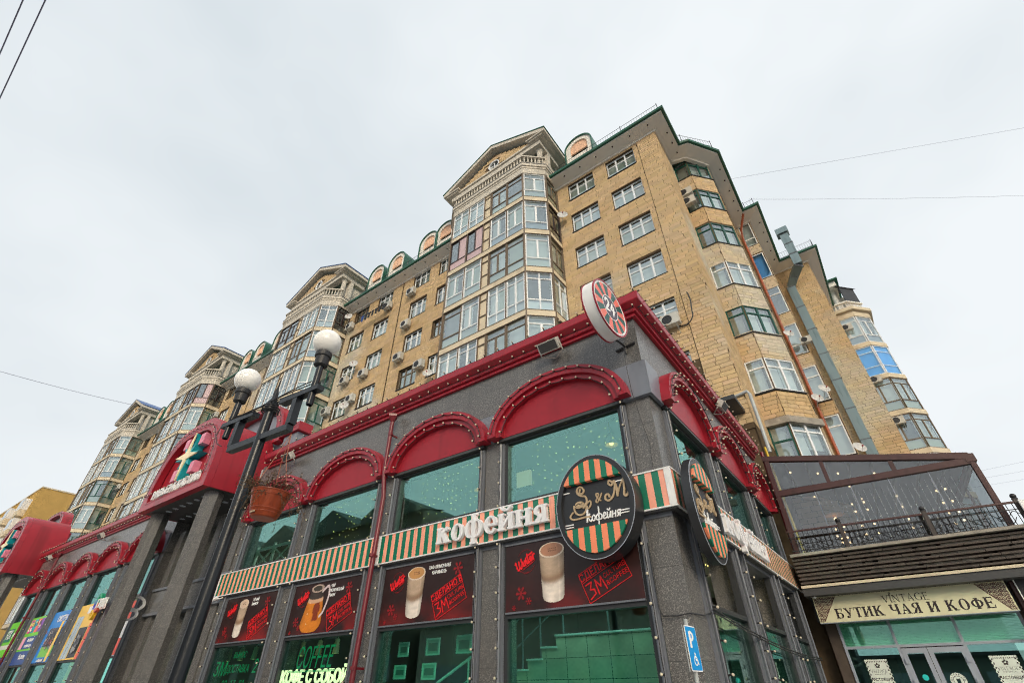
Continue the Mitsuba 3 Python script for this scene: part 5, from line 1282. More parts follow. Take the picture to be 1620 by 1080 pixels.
pipe('drainpipe', 'dark red drainpipe down the pillar between the second and third window from the corner', [(-9.06, 6.98, 7.25), (-9.05, 6.98, 5.9), (-8.90, 6.96, 5.3), (-8.89, 6.90, .2)], .052, 'm_red_pipe', [(-9.05, 6.98, 6.9), (-8.89, 6.9, 4.0), (-8.89, 6.9, 2.0)], (-9.06, 6.98, 7.2))
pipe('drainpipe', 'thin dark red drainpipe at the left end of the arcade between two small arches', [(-34.6, 6.98, 7.3), (-34.58, 6.9, .2)], .055, 'm_red_pipe', [(-34.6, 6.9, 4.6)], (-34.6, 6.98, 7.25))
pipe('drainpipe', 'dark red drainpipe at the far end of the side front beside the terrace', [(-2.02, 16.05, 7.75), (-2.02, 16.05, 7.2), (-2.0, 16.0, 4.3), (-1.95, 15.9, 4.1)], .055, 'm_red_pipe', [(-2.02, 16.05, 6.6), (-2.0, 16.0, 5.0)])
k = thing('gas_pipe', 'yellow gas pipe beside the dark red drainpipe at the terrace corner', 'pipe'); m = MB(); m.tube([(-1.88, 16.1, 7.9), (-1.86, 16.1, 6.3), (-1.80, 16.1, 4.6)], .035, 8); m.build('tube', 'm_yellow_pipe', k, smooth=60)
pipe('drainpipe', 'rust red drainpipe running down the stepped side front of the apartment building', [(.55, 26.3, 28.3), (.02, 27.0, 27.6), (-.10, 27.16, 26.9), (-.10, 27.16, 8)], .075, 'm_rust_pipe', [(-.10, 27.16, z) for z in (25, 22, 19, 16, 13)])
pipe('drainpipe', 'grey drainpipe bend low on the apartment wall above the side cornice', [(-2.35, 16.9, 10.3), (-1.92, 16.85, 10.35), (-1.86, 16.85, 10.2), (-1.86, 16.85, 8.0)], .06, 'm_grey_pipe')
m = MB(); m.box(W, -3.1, -2.2, 9.6, 9.75, 15.6, 17.0); part('roof_hatch', m, 'm_dark_metal')


def flood(fr, a, z, label, s=1.0):
    k = thing('floodlight', label, 'floodlight'); m = MB(); F = Fr(fr.p(a, z, .30), fr.u, (fr.n * .75 - fr.v * .66), fr.v * .75 + fr.n * .66)
    m.box(F, -.24 * s, .24 * s, -.12 * s, .12 * s, -.10, .06); m.build('housing', 'm_ac', k)
    g = MB(); g.box(F, -.21 * s, .21 * s, -.095 * s, .095 * s, .062, .07); g.build('lens', 'm_soffit', k)
    b = MB(); b.tube([fr.p(a - .26 * s, z, .3), fr.p(a - .26 * s, z - .12, .18), fr.p(a, z - .16, .02)], .014, 5); b.tube([fr.p(a + .26 * s, z, .3), fr.p(a + .26 * s, z - .12, .18), fr.p(a, z - .16, .02)], .014, 5); b.build('bracket', 'm_ac', k)


flood(MF, -4.15, 7.50, 'boxy floodlight under the cornice left of the round sign'); flood(MF, -13.8, 7.50, 'boxy floodlight under the cornice above the fourth arch from the corner', .9); flood(MS, 12.1, 7.68, 'boxy floodlight on the cornice of the side front', .8); flood(MF, -28.9, 7.5, 'floodlight under the far left cornice', .9); flood(MF, -36.2, 7.5, 'white floodlight at the left end of the far left cornice', .9)
k = thing('loose_cable', 'thin grey cable sagging across the corner pillar', 'cable'); m = MB(); m.tube([(-2.78, 7.13, 3.4), (-2.77, 7.12, 2.55), (-2.74, 7.14, 2.45), (-2.55, 7.15, 2.44), (-2.36, 7.15, 2.46), (-2.30, 7.5, 2.46), (-2.28, 7.8, 2.52)], .010, 5); m.build('run', 'm_cable', k)
k = thing('hanging_cable', 'thin cable hanging from the round sign bracket down the corner', 'cable'); m = MB(); m.tube([(-2.6, 7.1, 6.95), (-2.58, 6.98, 6.5), (-2.56, 6.98, 5.85), (-2.54, 7.12, 5.4), (-2.47, 7.14, 4.9), (-2.5, 7.14, 4.45)], .006, 5); m.build('run', 'm_cable', k)
k = thing('strung_cable', 'double black cable strung low along the side windows', 'cable'); m = MB()
for d in (0, .04): m.tube([(XM + .12, 7.75 + (16 - 7.75) * t, 2.52 + d - .25 * t - .12 * 4 * t * (1 - t)) for t in np.linspace(0, 1, 14)], .012, 5)
m.build('run', 'm_cable', k)
k = thing('security_camera', 'small white security camera under the left end of the striped band', 'camera'); m = MB(); m.lathe([(0, -.11), (.045, -.11), (.05, .08), (0, .10)], (-15.45, 6.88, 3.72), 10, (.3, -.8, -.3)); m.tube([(-15.45, 6.95, 3.74), (-15.4, 7.15, 3.8)], .015, 5); m.build('body', 'm_white', k)
k = thing('security_camera', 'small white security camera at the far low end of the side sign band', 'camera'); m = MB(); m.lathe([(0, -.11), (.045, -.11), (.05, .08), (0, .10)], (-1.95, 15.9, 3.66), 10, (.8, -.5, -.3)); m.tube([(-2.0, 16.0, 3.7), (-2.2, 16.1, 3.8)], .015, 5); m.build('body', 'm_white', k)

k = thing('inner_railing', 'pale cross-braced railing standing behind the upper window next to the flower pot', 'railing'); F = Fr((0, YM + .40, 0), (1, 0, 0))
m = MB(); m.box(F, -15.3, -12.5, 5.06, 5.12, -.03, .03); m.box(F, -15.3, -12.5, 4.50, 4.55, -.03, .03); m.build('rail', 'm_white', k)
for x in (-15.25, -14.35, -13.45, -12.55): m = MB(); m.box(F, x - .03, x + .03, 4.36, 5.2, -.035, .035); m.build('post', 'm_white', k)
for x in (-15.25, -14.35, -13.45):
    m = MB(); m.tube([F.p(x, 4.55, .0), F.p(x + .9, 5.06, .0)], .026, 4); m.build('brace', 'm_white', k); m = MB(); m.tube([F.p(x, 5.06, .012), F.p(x + .9, 4.55, .012)], .026, 4); m.build('brace', 'm_white', k)

k = thing('inner_handrail', 'slanting metal handrail with one post behind the window right of the red drainpipe', 'railing')
m = MB(); m.tube([(-8.0, 7.75, 1.53), (-6.2, 7.75, 2.36)], .022, 6); m.tube([(-7.6, 7.75, 1.40), (-6.2, 7.75, 2.05)], .012, 5); m.build('rail', 'm_white', k); m = MB(); m.tube([(-6.74, 7.75, .2), (-6.74, 7.75, 2.1)], .016, 6); m.build('post', 'm_white', k)
# ------------------------------------------------------------------ tea shop with roof terrace
TS = thing('tea_shop_building', 'low dark shop building with slatted ledge and roof terrace, right of the arcade', 'building')
YT = 16.6; TF = Fr((0, YT, 0), (1, 0, 0))
for x0, x1 in ((-1.98, -1.72), (1.95, 7.0)): w = MB(); w.box(TF, x0, x1, 0, 3.8, -.4, .0); w.build('wall', 'm_brown_wall', TS)
w = MB(); w.box(TF, -2.1, 7.2, 3.63, 3.80, -.4, .98); w.box(TF, -2.1, 7.2, 3.12, 3.625, -.4, .15); w.build('soffit', 'm_soffit', TS)
w = MB(); w.box(TF, 2.0, 2.28, 2.6, 3.62, .155, .5); w.build('maroon_panel', 'm_maroon', TS)
w = MB(); w.box(TF, -2.1, 7.2, 3.805, 3.865, -.1, 1.02); w.build('ledge_strip', 'm_cream', TS)
r = random.Random(4)
n = 7
for i in range(n):                               # broken dark slats of the ledge
    z = 3.90 + i * .088; c = 1.03 + i * .030; x = -2.08
    while x < 7.0:
        L = r.uniform(.7, 2.2); m = MB(); m.box(TF, x, min(x + L - .012, 7.1), z, z + r.uniform(.040, .052), c - .30 + r.uniform(-.01, .0), c + r.uniform(-.012, .018)); m.build('slat', 'm_wood_dark', TS); x += L
    if i < n - 1:
        m = MB(); xx = -2.05
        while xx < 7.0:
            L = r.uniform(.15, .5); m.box(TF, xx, xx + L, z + .045, z + .086, c - .34, c - r.uniform(.05, .10)); xx += L + (r.uniform(.03, .12) if r.random() < .4 else .004)
        tag(m.build('ledge_shingle', 'm_concrete' if i % 2 else 'm_brown_wall', TS), kind='stuff')
m = MB(); m.box(TF, -2.08, 7.15, 4.515, 4.58, -.3, 1.32); m.build('ledge_top', 'm_concrete', TS)
m = MB(); m.box(TF, -2.1, 7.1, 3.87, 4.51, -.4, .70); m.build('ledge_core', 'm_soffit', TS)
m = MB(); m.box(TF, -2.1, 7.1, 4.3, 4.52, -10, -.42); m.build('terrace_floor', 'm_concrete', TS)
# shop front
f = MB()
f.box(TF, -1.72, 1.95, 2.50, 2.56, -.05, .04); f.box(TF, -1.72, 1.95, 3.06, 3.115, -.05, .04)
for x in (-1.72, 1.89): f.box(TF, x, x + .06, .1, 2.50, -.05, .035); f.box(TF, x, x + .06, 2.56, 3.06, -.05, .035)
for x in (-.60, .68): f.box(TF, x, x + .06, .1, 2.50, -.05, .035); f.box(TF, x, x + .06, 2.56, 3.06, -.05, .035)
f.build('shop_frame', 'm_alu', TS)
for x0, x1 in ((-1.66, -.60), (-.54, .68), (.74, 1.89)):
    g = MB(); g.rect(TF, x0, x1, 2.56, 3.06, 0); g.build('transom_pane', 'm_glass_transom', TS)
for x0, x1 in ((-1.66, -.60), (.74, 1.89)):
    g = MB(); g.rect(TF, x0, x1, .1, 2.5, 0); g.build('shop_pane', 'm_glass_teal', TS)
b = MB()
for i in range(16): b.quad([TF.p(-1.66, 2.565 + i * .031, -.045), TF.p(1.89, 2.565 + i * .031, -.045), TF.p(1.89, 2.594 + i * .031, -.068), TF.p(-1.66, 2.594 + i * .031, -.068)])
tag(b.build('blind_slat', pr((.72, .80, .74), .6), TS), kind='stuff')
for x0, x1 in ((-.54, -.03), (-.02, .68)):
    d = MB(); d.poly(TF, R(x0, x1, .12, 2.48).difference(R(x0 + .09, x1 - .09, .5, 2.37)), -.03, .045); dk = d.build('door', 'm_alu', TS)
    g = MB(); g.rect(TF, x0 + .08, x1 - .08, .5, 2.37, 0); g.build('pane', 'm_glass_teal', dk)
    h = MB(); h.tube([TF.p(x0 + .06 if x0 > -.1 else x1 - .06, 1.0, .06), TF.p(x0 + .06 if x0 > -.1 else x1 - .06, 1.6, .06)], .012, 6); h.build('handle', 'm_alu', dk)
    h = MB(); xx = x1 - .03 if x0 > -.1 else x0 + .03
    for z in (2.22, 1.82): h.box(TF, xx - .03, xx + .05, z - .05, z + .05, .046, .08)
    h.build('hinge', 'm_alu', dk)
m = MB(); m.box(TF, -1.75, 1.95, .1, 3.6, -4.0, -3.8); m.box(TF, -1.75, 1.95, 3.30, 3.35, -3.8, -.2); m.build('shop_interior', 'm_interior_dark', TS)
SIGN = thing('shop_sign', 'long cream sign with dark serif lettering and lace corners above the tea shop door', 'sign'); SF = Fr((0, 15.98, 0), (1, 0, 0))
m = MB(); m.box(SF, -1.985, 1.905, 3.05, 3.63, -.12, 0); m.build('board', 'm_vintage', SIGN)
m = MB(); m.box(SF, -1.99, 1.91, 3.035, 3.047, -.12, .012); m.build('edge', 'm_alu', SIGN)
gl, Wd = serif_text('БУТИК ЧАЯ И КОФЕ', .215, 1.0); sx = 3.16 / Wd
for g in gl: m = MB(); m.poly(SF, affinity.translate(affinity.scale(g, sx, 1, origin=(0, 0)), -1.56, 3.125), .002, .006); m.build('letter', 'm_vintage_dark', SIGN)
gl, Wd = serif_text('VINTAGE', .155, 1.0); sx = .95 / Wd
m = MB()
for g in gl: m.poly(SF, affinity.translate(affinity.scale(g, sx, 1, origin=(0, 0)), -.47, 3.385), .002, .006)
for i in range(5): a = i * 2 * math.pi / 5; m.poly(SF, Point(-.285 + .018 * math.cos(a), 3.575 + .018 * math.sin(a)).buffer(.010), .002, .006)
m.build('name', 'm_vintage_dark', SIGN)
m = MB()
for s, x in ((1, -1.97), (-1, 1.89)):
    tri = P((x, 3.615), (x + s * .52, 3.615), (x + s * .10, 3.065), (x, 3.065)); pg = tri
    mot = []
    for i in range(9):
        for j in range(8):
            cx, cz = x + s * (.01 + i * .066 + .033 * (j % 2)), 3.08 + j * .074
            if (i + j) % 3 == 0: mot += [Point(cx + .020 * math.cos(a), cz + .020 * math.sin(a)).buffer(.013, 3) for a in np.arange(6) * math.pi / 3]
            else: mot += [Point(cx, cz).buffer(.030, 4).difference(Point(cx, cz).buffer(.017, 3)), Point(cx, cz).buffer(.008, 3)]
            mot.append(stroke([(cx - .03, cz + .035), (cx, cz + .05), (cx + .03, cz + .035)], .006))
    edge = U(stroke([(x + s * .51, 3.61), (x + s * .10, 3.07)], .010), *[Point(x + s * (.49 - i * .041), 3.585 - i * .054).buffer(.020, 4) for i in range(10)])
    pg = U(*mot, edge).intersection(tri)
    m.poly(SF, pg, .002, .005)
m.build('lace_print', 'm_vintage_lace', SIGN)
k = thing('black_sign', 'black sign with a pale emblem at the right edge beside the cream shop sign', 'sign'); BF = Fr((0, 15.98, 0), (1, 0, 0))
m = MB(); m.poly(BF, P((2.07, 3.12), (3.4, 3.12), (3.4, 3.70), (2.07, 3.70)), -.1, 0); m.build('board', 'm_black', k)
m = MB(); m.poly(BF, U(ell(2.46, 3.38, .12, .13), ell(2.60, 3.38, .12, .13), ell(2.53, 3.56, .025, .06)), .002, .008); m.build('emblem', 'm_glass_sticker', k)
m = MB(); m.poly(BF, R(2.06, 3.42, 3.11, 3.71).difference(R(2.08, 3.4, 3.13, 3.69)), -.02, .01); m.build('edge', 'm_white', k)
M('m_glass_sticker', pr((.62, .74, .76), .4))


def paper(x0, x1, label):
    k = thing('shop_notice', label, 'notice'); F = Fr((0, YT - .02, 0), (1, 0, 0)); pg = R(x0, x1, 1.3, 2.26)
    n = 11
    for i in range(n + 1):
        pg = pg.union(Point(x0 + (x1 - x0) * i / n, 2.26).buffer(.02, 3))
        for x in (x0, x1): pg = pg.union(Point(x, 2.26 - .04 - i * .08).buffer(.02, 3))
    m = MB(); m.poly(F, pg, 0, .003); m.build('sheet', 'm_paper', k); xm = (x0 + x1) / 2
    m = MB()
    for i in range(5): a = i * 2 * math.pi / 5 + .3; m.poly(F, Point(xm + .035 * math.cos(a), 2.15 + .035 * math.sin(a)).buffer(.02), .004, .006)
    gl, Wd = serif_text('VINTAGE', .06, 1.0)
    for g in gl: m.poly(F, affinity.translate(affinity.scale(g, .36 / Wd, 1, origin=(0, 0)), xm - .18, 2.01), .004, .006)
    text_at(m, F, 'БУТИК ЧАЯ И КОФЕ', .018, xm, 1.97, .004, depth=.002); text_at(m, F, 'НАСТОЯЩИЙ', .055, xm, 1.85, .004, bold=True, depth=.002, sx=.9); text_at(m, F, 'чайный', .05, xm, 1.74, .004, depth=.002)
    for i in range(12):
        for x in (x0 + .02, x1 - .02): m.box(F, x - .012, x + .012, 2.2 - i * .08, 2.2 - i * .08 + .03, .004, .006)
        m.box(F, x0 + .04 + i * .036, x0 + .055 + i * .036, 2.22, 2.245, .004, .006)
    m.build('print', 'm_vintage_dark', k)


M('m_paper', pr((.66, .71, .64), .6))
paper(-1.37, -.93, 'cream notice with scalloped edge in the window left of the tea shop door'); paper(1.04, 1.48, 'cream notice with scalloped edge in the window right of the tea shop door')
k = thing('door_sticker', 'round white sticker with a cup picture on the right door leaf', 'sticker'); F = Fr((0, YT - .02, 0), (1, 0, 0)); m = MB(); m.poly(F, Point(.30, 1.83).buffer(.15, 16).difference(Point(.30, 1.83).buffer(.095, 16)), 0, .003); m.poly(F, Point(.30, 1.83).buffer(.085, 16).difference(U(P((.26, 1.87), (.34, 1.87), (.33, 1.78), (.27, 1.78)))), 0, .003); m.build('ring', 'm_paper', k)
m = MB()
for i, ch in enumerate('COFFEE TO GO CUP'):
    a = math.pi * .95 - i * .36; FF_ = Fr(F.p(.30 + .108 * math.cos(a), 1.83 + .108 * math.sin(a), .004), F.u * math.sin(a) - F.v * math.cos(a), F.n, F.u * math.cos(a) + F.v * math.sin(a))
    if ch != ' ': text_at(m, FF_, ch, .03, 0, 0, 0, bold=True, depth=.002)
m.build('print', 'm_vintage_dark', k)
k = thing('door_sticker', 'small turquoise round sticker on the left door leaf', 'sticker'); m = MB(); m.poly(F, Point(-.285, 1.90).buffer(.06, 12), 0, .003); m.build('disc', pr((.02, .55, .52), .4), k)

# terrace railing of wrought iron
RL = thing('terrace_railing', 'wrought iron railing with ball topped posts around the roof terrace', 'railing'); p0, p1 = np.array((-2.0, 15.30)), np.array((2.86, 15.72)); RF = Fr((*p0, 0), (*(p1 - p0), 0)); LR = float(np.linalg.norm(p1 - p0))
for x in (1.30, 3.13, LR): 
    m = MB(); m.box(RF, x - .045, x + .045, 4.58, 5.22, -.045, .045); m.build('post', 'm_dark_wood_post', RL)
    m = MB(); m.sphere(RF.p(x, 5.27, 0), .06, 2); m.lathe([(.06, 0), (.06, .02), (.03, .04)], RF.p(x, 5.20, 0), 10); m.build('finial', 'm_black', RL, smooth=True)
M('m_dark_wood_post', pr((.035, .025, .022), .5))
m = MB(); m.box(RF, 0, LR + .6, 5.12, 5.16, -.03, .03); m.build('handrail', 'm_maroon', RL)
m = MB(); m.box(RF, 0, LR + .6, 4.64, 4.66, -.012, .012); m.box(RF, 0, LR + .6, 4.98, 4.995, -.012, .012); m.build('rail', 'm_black', RL)
bl = MB(); sc = MB(); x = .06
while x < LR + .5:
    bl.tube([RF.p(x, 4.58, 0), RF.p(x, 5.12, 0)], .008, 4); x += .115
tag(bl.build('baluster', 'm_black', RL), kind='stuff'); x = .3
while x < LR + .4:
    sc.tube([RF.p(*q, .012) for q in bez([(x - .28, 4.86), (x - .18, 4.95), (x - .05, 4.84), (x + .06, 4.74), (x + .18, 4.70), (x + .28, 4.82)], 5)], .009, 4); sc.tube([RF.p(x + .09 * math.cos(t) * (1 - t / 9), 4.80 + .07 * math.sin(t) * (1 - t / 9), .014) for t in np.linspace(0, 7, 16)], .008, 4); x += .46
sc.build('scroll', 'm_black', RL)
k = thing('terrace_banner', 'white sign with dark blue writing leaning at the right end of the terrace railing', 'sign'); F = Fr((2.86, 15.55, 4.6), (.75, .66, 0)); m = MB(); m.box(F, .02, .75, .02, .55, -.02, .0); m.build('board', 'm_white', k); m = MB(); text_at(m, F, 'ЖИЛ', .2, .38, .28, .002, bold=True, shear=.3, rot=.3); text_at(m, F, 'дом', .16, .38, .08, .002, bold=True, shear=.3, rot=.3); m.build('lettering', pr((.02, .04, .25), .4), k)

# glazed terrace pavilion
PV = thing('terrace_pavilion', 'brown framed glass pavilion with a sloping roof on the terrace', 'pavilion'); q0, q1 = np.array((-1.98, 15.70)), np.array((2.62, 15.95)); PF_ = Fr((*q0, 0), (*(q1 - q0), 0)); LP = float(np.linalg.norm(q1 - q0)); BK = 9.0
zl, zr, ze = 7.42, 6.44, 6.30
m = MB(); m.box(PF_, 0, LP, ze - .08, ze + .08, -.12, .02); m.build('front_beam', 'm_maroon', PV)
m = MB(); m.poly(PF_, P((-.05, zl - .09), (-.05, zl + .06), (LP - .05, zr + .06), (LP + .04, zr - .02), (LP, zr - .12), (LP - .1, zr - .10)), -.12, .03); m.build('gable_beam', 'm_maroon', PV)
m = MB(); m.box(PF_, LP - .09, LP + .02, 4.5, ze - .08, -.12, .02); m.box(PF_, LP - .14, LP + .06, ze - .04, ze + .16, -.14, .035); m.build('corner_post', 'm_maroon', PV)
m = MB(); m.box(PF_, 0, .12, 4.5, zl - .1, -.12, .01); m.build('corner_post', 'm_maroon', PV)
zat = lambda x: zl - .09 + (zr - zl - .01) * x / LP
for x in (1.42, 2.98): m = MB(); m.poly(PF_, P((x - .05, ze + .08), (x + .05, ze + .08), (x + .05, zat(x + .05)), (x - .05, zat(x - .05))), -.09, .0); m.build('gable_stud', 'm_maroon', PV)
xs = [.12, 1.37, 1.47, 2.93, 3.03, LP - .12]
for x0, x1 in ((.12, 1.37), (1.47, 2.93), (3.03, LP - .2)): g = MB(); g.quad([PF_.p(x0, ze + .08, -.05), PF_.p(x1, ze + .08, -.05), PF_.p(x1, zat(x1), -.05), PF_.p(x0, zat(x0), -.05)]); g.build('gable_pane', 'm_glass_clear', PV)
for i in range(5):
    x0, x1 = .12 + i * (LP - .21) / 5, .12 + (i + 1) * (LP - .21) / 5; g = MB(); g.rect(PF_, x0 + .006, x1 - .006, 4.58, ze - .08, -.05); g.build('pane', 'm_glass_clear', PV)
    if i: s = MB(); s.box(PF_, x0 - .006, x0 + .006, 4.58, ze - .08, -.065, -.035); s.build('pane_edge', 'm_alu', PV)
RV = Fr(PF_.p(LP, 0, -.06), -PF_.n)
for i in range(4): g = MB(); g.rect(RV, .1 + i * 2.1, 2.15 + i * 2.1, 4.58, ze - .05, -.02); g.build('side_pane', 'm_glass_clear', PV); s = MB(); s.box(RV, 2.15 + i * 2.1, 2.2 + i * 2.1, 4.58, ze - .05, -.05, .01); s.build('side_post', 'm_maroon', PV)
s = MB(); s.box(RV, 0, BK, ze - .05, ze + .10, -.1, .03); s.build('side_beam', 'm_maroon', PV)
rf = MB(); rf.quad([PF_.p(-.03, zl + .03, -.13), PF_.p(LP - .02, zr + .03, -.13), PF_.p(LP - .02, zr + .03, -BK), PF_.p(-.03, zl + .03, -BK)]); rf.quad([PF_.p(-.03, zl + .07, -.13), PF_.p(LP - .02, zr + .07, -.13), PF_.p(LP - .02, zr + .07, -BK), PF_.p(-.03, zl + .07, -BK)]); rf.build('roof', pr((.075, .08, .085), .6), PV)
ra = MB()
for x in np.arange(.5, LP, .52): ra.box(PF_, x - .02, x + .02, zat(x) - .03, zat(x) + .07, -BK, -.13)
tag(ra.build('rafter', 'm_brown_wall', PV), kind='stuff')
bk = MB(); bk.box(PF_, 0, LP, 4.5, 7.5, -BK - .2, -BK); bk.build('back_wall', 'm_interior_dark', PV)
fairy('curtain of tiny warm fairy lights inside the terrace pavilion', PF_, 1.1, LP - .3, 4.7, 6.15, -.5, .5, 77, .30, (1, .78, .5))
kk = thing('festoon_light', 'warm festoon bulbs hanging in vertical rows inside the pavilion', 'string lights'); r = random.Random(8); b, w_ = MB(), MB()
for x in (1.75, 2.05, 2.85, 3.75, 3.95):
    w_.tube([PF_.p(x, 4.8, -1.2), PF_.p(x + .03, 6.3, -1.2)], .006, 4)
    for j in range(5): b.sphere(PF_.p(x + .03 + .01 * j, 6.05 - j * .30 + r.uniform(-.06, .06), -1.2), .026, 1)
for x, c in ((.55, -.8), (1.0, -2.4), (1.25, -.9), (1.75, -.9), (1.95, -2.2), (2.6, -.9), (3.35, -.8), (.9, -3.5), (2.2, -3.6)): b.sphere(PF_.p(x, zat(x) - .10, c), .028, 1)
w_.build('cable', 'm_cable', kk); q = key('bulb', kk); v, f, _ = b.out(); scene[q] = mikit.ply((v, f), 'm_white_plain', smooth=True, emitter=lamp((1, .60, .28), .60)); tag(q, kind='stuff')
kk = thing('ceiling_lamp', 'round warm ceiling lamp with hanging drops inside the pavilion', 'lamp'); m = MB(); m.lathe([(0, .02), (.04, .02), (.30, 0), (.30, -.02), (0, -.03)], PF_.p(1.25, 6.25, -3.0), 24); m.build('disc', pr((.75, .42, .22), .5), kk); b = MB()
for i in range(9): a = i * 2.4; b.sphere(PF_.p(1.25 + .14 * math.cos(a), 5.85 - .06 * i, -3.0 + .14 * math.sin(a)), .03, 1)
b.sphere(PF_.p(1.25, 6.12, -3.0), .05, 1); v, f, _ = b.out(); scene[key('drop', kk)] = mikit.ply((v, f), 'm_white_plain', smooth=True, emitter=lamp((1, .62, .30), .5))

# ------------------------------------------------------------------ street lamp
LP_ = thing('street_lamp', 'black street lamp with two white globe heads on a U-shaped bracket', 'street lamp'); px, py = -5.84, 2.51; ad = np.array((math.cos(.077), math.sin(.077), 0))
AF = Fr((px, py, .065), ad)
m = MB(); m.lathe([(.17, 0), (.17, .5), (.11, .62), (.078, .7), (.070, 2.6), (.062, 4.5), (.080, 4.52), (.082, 4.62), (.05, 4.68), (.03, 4.72), (.035, 4.78), (.015, 4.86), (.006, 5.0), (0, 5.0)], (px, py, .065), 16); m.build('pole', 'm_lamp_black', LP_, smooth=40)
m = MB(); m.box(AF, -.66, .58, 4.09, 4.17, -.045, .045); m.build('lower_bar', 'm_lamp_black', LP_)
for s, a in ((-1, .60), (1, .52)):
    m = MB(); m.box(AF, *sorted((s * a, s * (a + .085))), 4.175, 4.53, -.045, .045); m.build('upright', 'm_lamp_black', LP_)
    m = MB(); m.box(AF, *sorted((s * (a - .28), s * (a + .46))), 4.535, 4.60, -.05, .05); m.build('arm', 'm_lamp_black', LP_)
    x = s * (a + .32); o = AF.p(x, 0, 0)
    m = MB(); m.lathe([(.035, 0), (.042, .02), (.042, .58), (.036, .60)], o + (0, 0, 4.36), 12); m.build('stem', 'm_lamp_black', LP_, smooth=40)
    m = MB(); m.lathe([(.05, 0), (.085, .02), (.088, .14), (.105, .15), (.105, .21), (.09, .22), (0, .22)], o + (0, 0, 4.92), 16); m.build('collar', 'm_black', LP_, smooth=40)
    m = MB(); m.sphere(o + (0, 0, 5.31), .180, 3); m.build('globe', 'm_globe', LP_, smooth=True)
m = MB()
for i in range(5): m.tube([AF.p(x, 4.66 + .03 * math.sin(3 * x + i) - .05 * (1 - abs(x)) + .012 * i, .06 - .03 * i) for x in np.linspace(-.9, .85, 14)], .008, 4)
for a in np.linspace(0, 12, 3): m.tube([(px + .105 * math.cos(t), py + .105 * math.sin(t), 4.56 + .02 * a / 4 + .004 * t) for t in np.linspace(0, 6.3, 14)], .009, 4)
m.tube([AF.p(*q) for q in ((-1.05, 4.55, .05), (-1.02, 4.4, .08), (-.9, 4.25, .08), (-.8, 4.2, .06))], .007, 4)
kq = thing('lamp_wiring', 'black wires wound around the top of the street lamp', 'cable'); m.build('run', 'm_cable', kq)
# hanging flower pot
po = np.array((-5.17, 2.52, 3.09)); k = thing('flower_pot', 'glossy brown plastic flower pot hanging by strings from the street lamp', 'flower pot')
m = MB(); prof = [(0, 0), (.118, 0), (.132, .010), (.146, .045), (.151, .052), (.149, .060), (.158, .076), (.163, .086), (.161, .093), (.178, .17), (.186, .215), (.192, .219), (.199, .262), (.205, .268), (.205, .278), (.188, .278), (.175, .24), (0, .23)]; m.lathe(prof, po, 40, (.02, .03, 1)); m.build('shell', 'm_terracotta', k, smooth=28)
m = MB(); m.lathe([(0, 0), (.18, 0)], po + (0, 0, .245), 20); m.build('soil', pr((.03, .022, .016), .9), k)
m = MB()
for a in (.4, 2.5, 4.6): m.tube([po + (.195 * math.cos(a), .195 * math.sin(a), .275), po + (.07 * math.cos(a), .07 * math.sin(a), .66), (po[0] + .06, po[1], 4.05)], .0045, 4)
m.build('string', pr((.30, .09, .05), .6), k)
m = MB(); m.box(Fr(po + (.03, -.146, .040), (1, .05, 0)), -.04, .04, -.008, .008, -.004, .004); m.build('maker_mark', 'm_gold', k)
k = thing('dried_plant', 'dry withered plant spilling out of the hanging flower pot', 'plant'); r = random.Random(12); st_, lf = MB(), MB()
for i in range(120):
    a = r.uniform(0, 6.28) if i > 60 else r.gauss(3.3, .55); L = r.uniform(.10, .26) if i > 60 else r.uniform(.12, .30); droop = r.random() < .40 and i > 60
    q = [po + (.155 * math.cos(a) * r.uniform(.5, 1), .155 * math.sin(a) * r.uniform(.5, 1), .25)]; d = np.array((math.cos(a) * .7, math.sin(a) * .7, .9 if not droop else .35)); d /= np.linalg.norm(d)
    for j in range(6): d = d + np.array((r.gauss(0, .16), r.gauss(0, .16), -.10 if not droop else -.42)); d /= np.linalg.norm(d); q.append(q[-1] + d * L / 5 * (1.6 if droop else 1))
    st_.tube(q, np.linspace(.0035, .0015, len(q)), 3, cap=False)
    for j in range(1, len(q)):
        for _ in range(5):
            c = q[j] + np.array([r.gauss(0, .014) for _ in range(3)]); u_ = np.array([r.gauss(0, 1) for _ in range(3)]); u_ /= np.linalg.norm(u_); v_ = np.cross(u_, (0.3, .5, .8)); v_ /= np.linalg.norm(v_) + 1e-9; s = r.uniform(.007, .016); lf.raw([c - u_ * s, c + v_ * s * .5, c + u_ * s, c - v_ * s * .5], [[0, 1, 2], [0, 2, 3]])
st_.build('stem', 'm_dry', k); tag(lf.build('leaf', 'm_dry', k), kind='stuff')

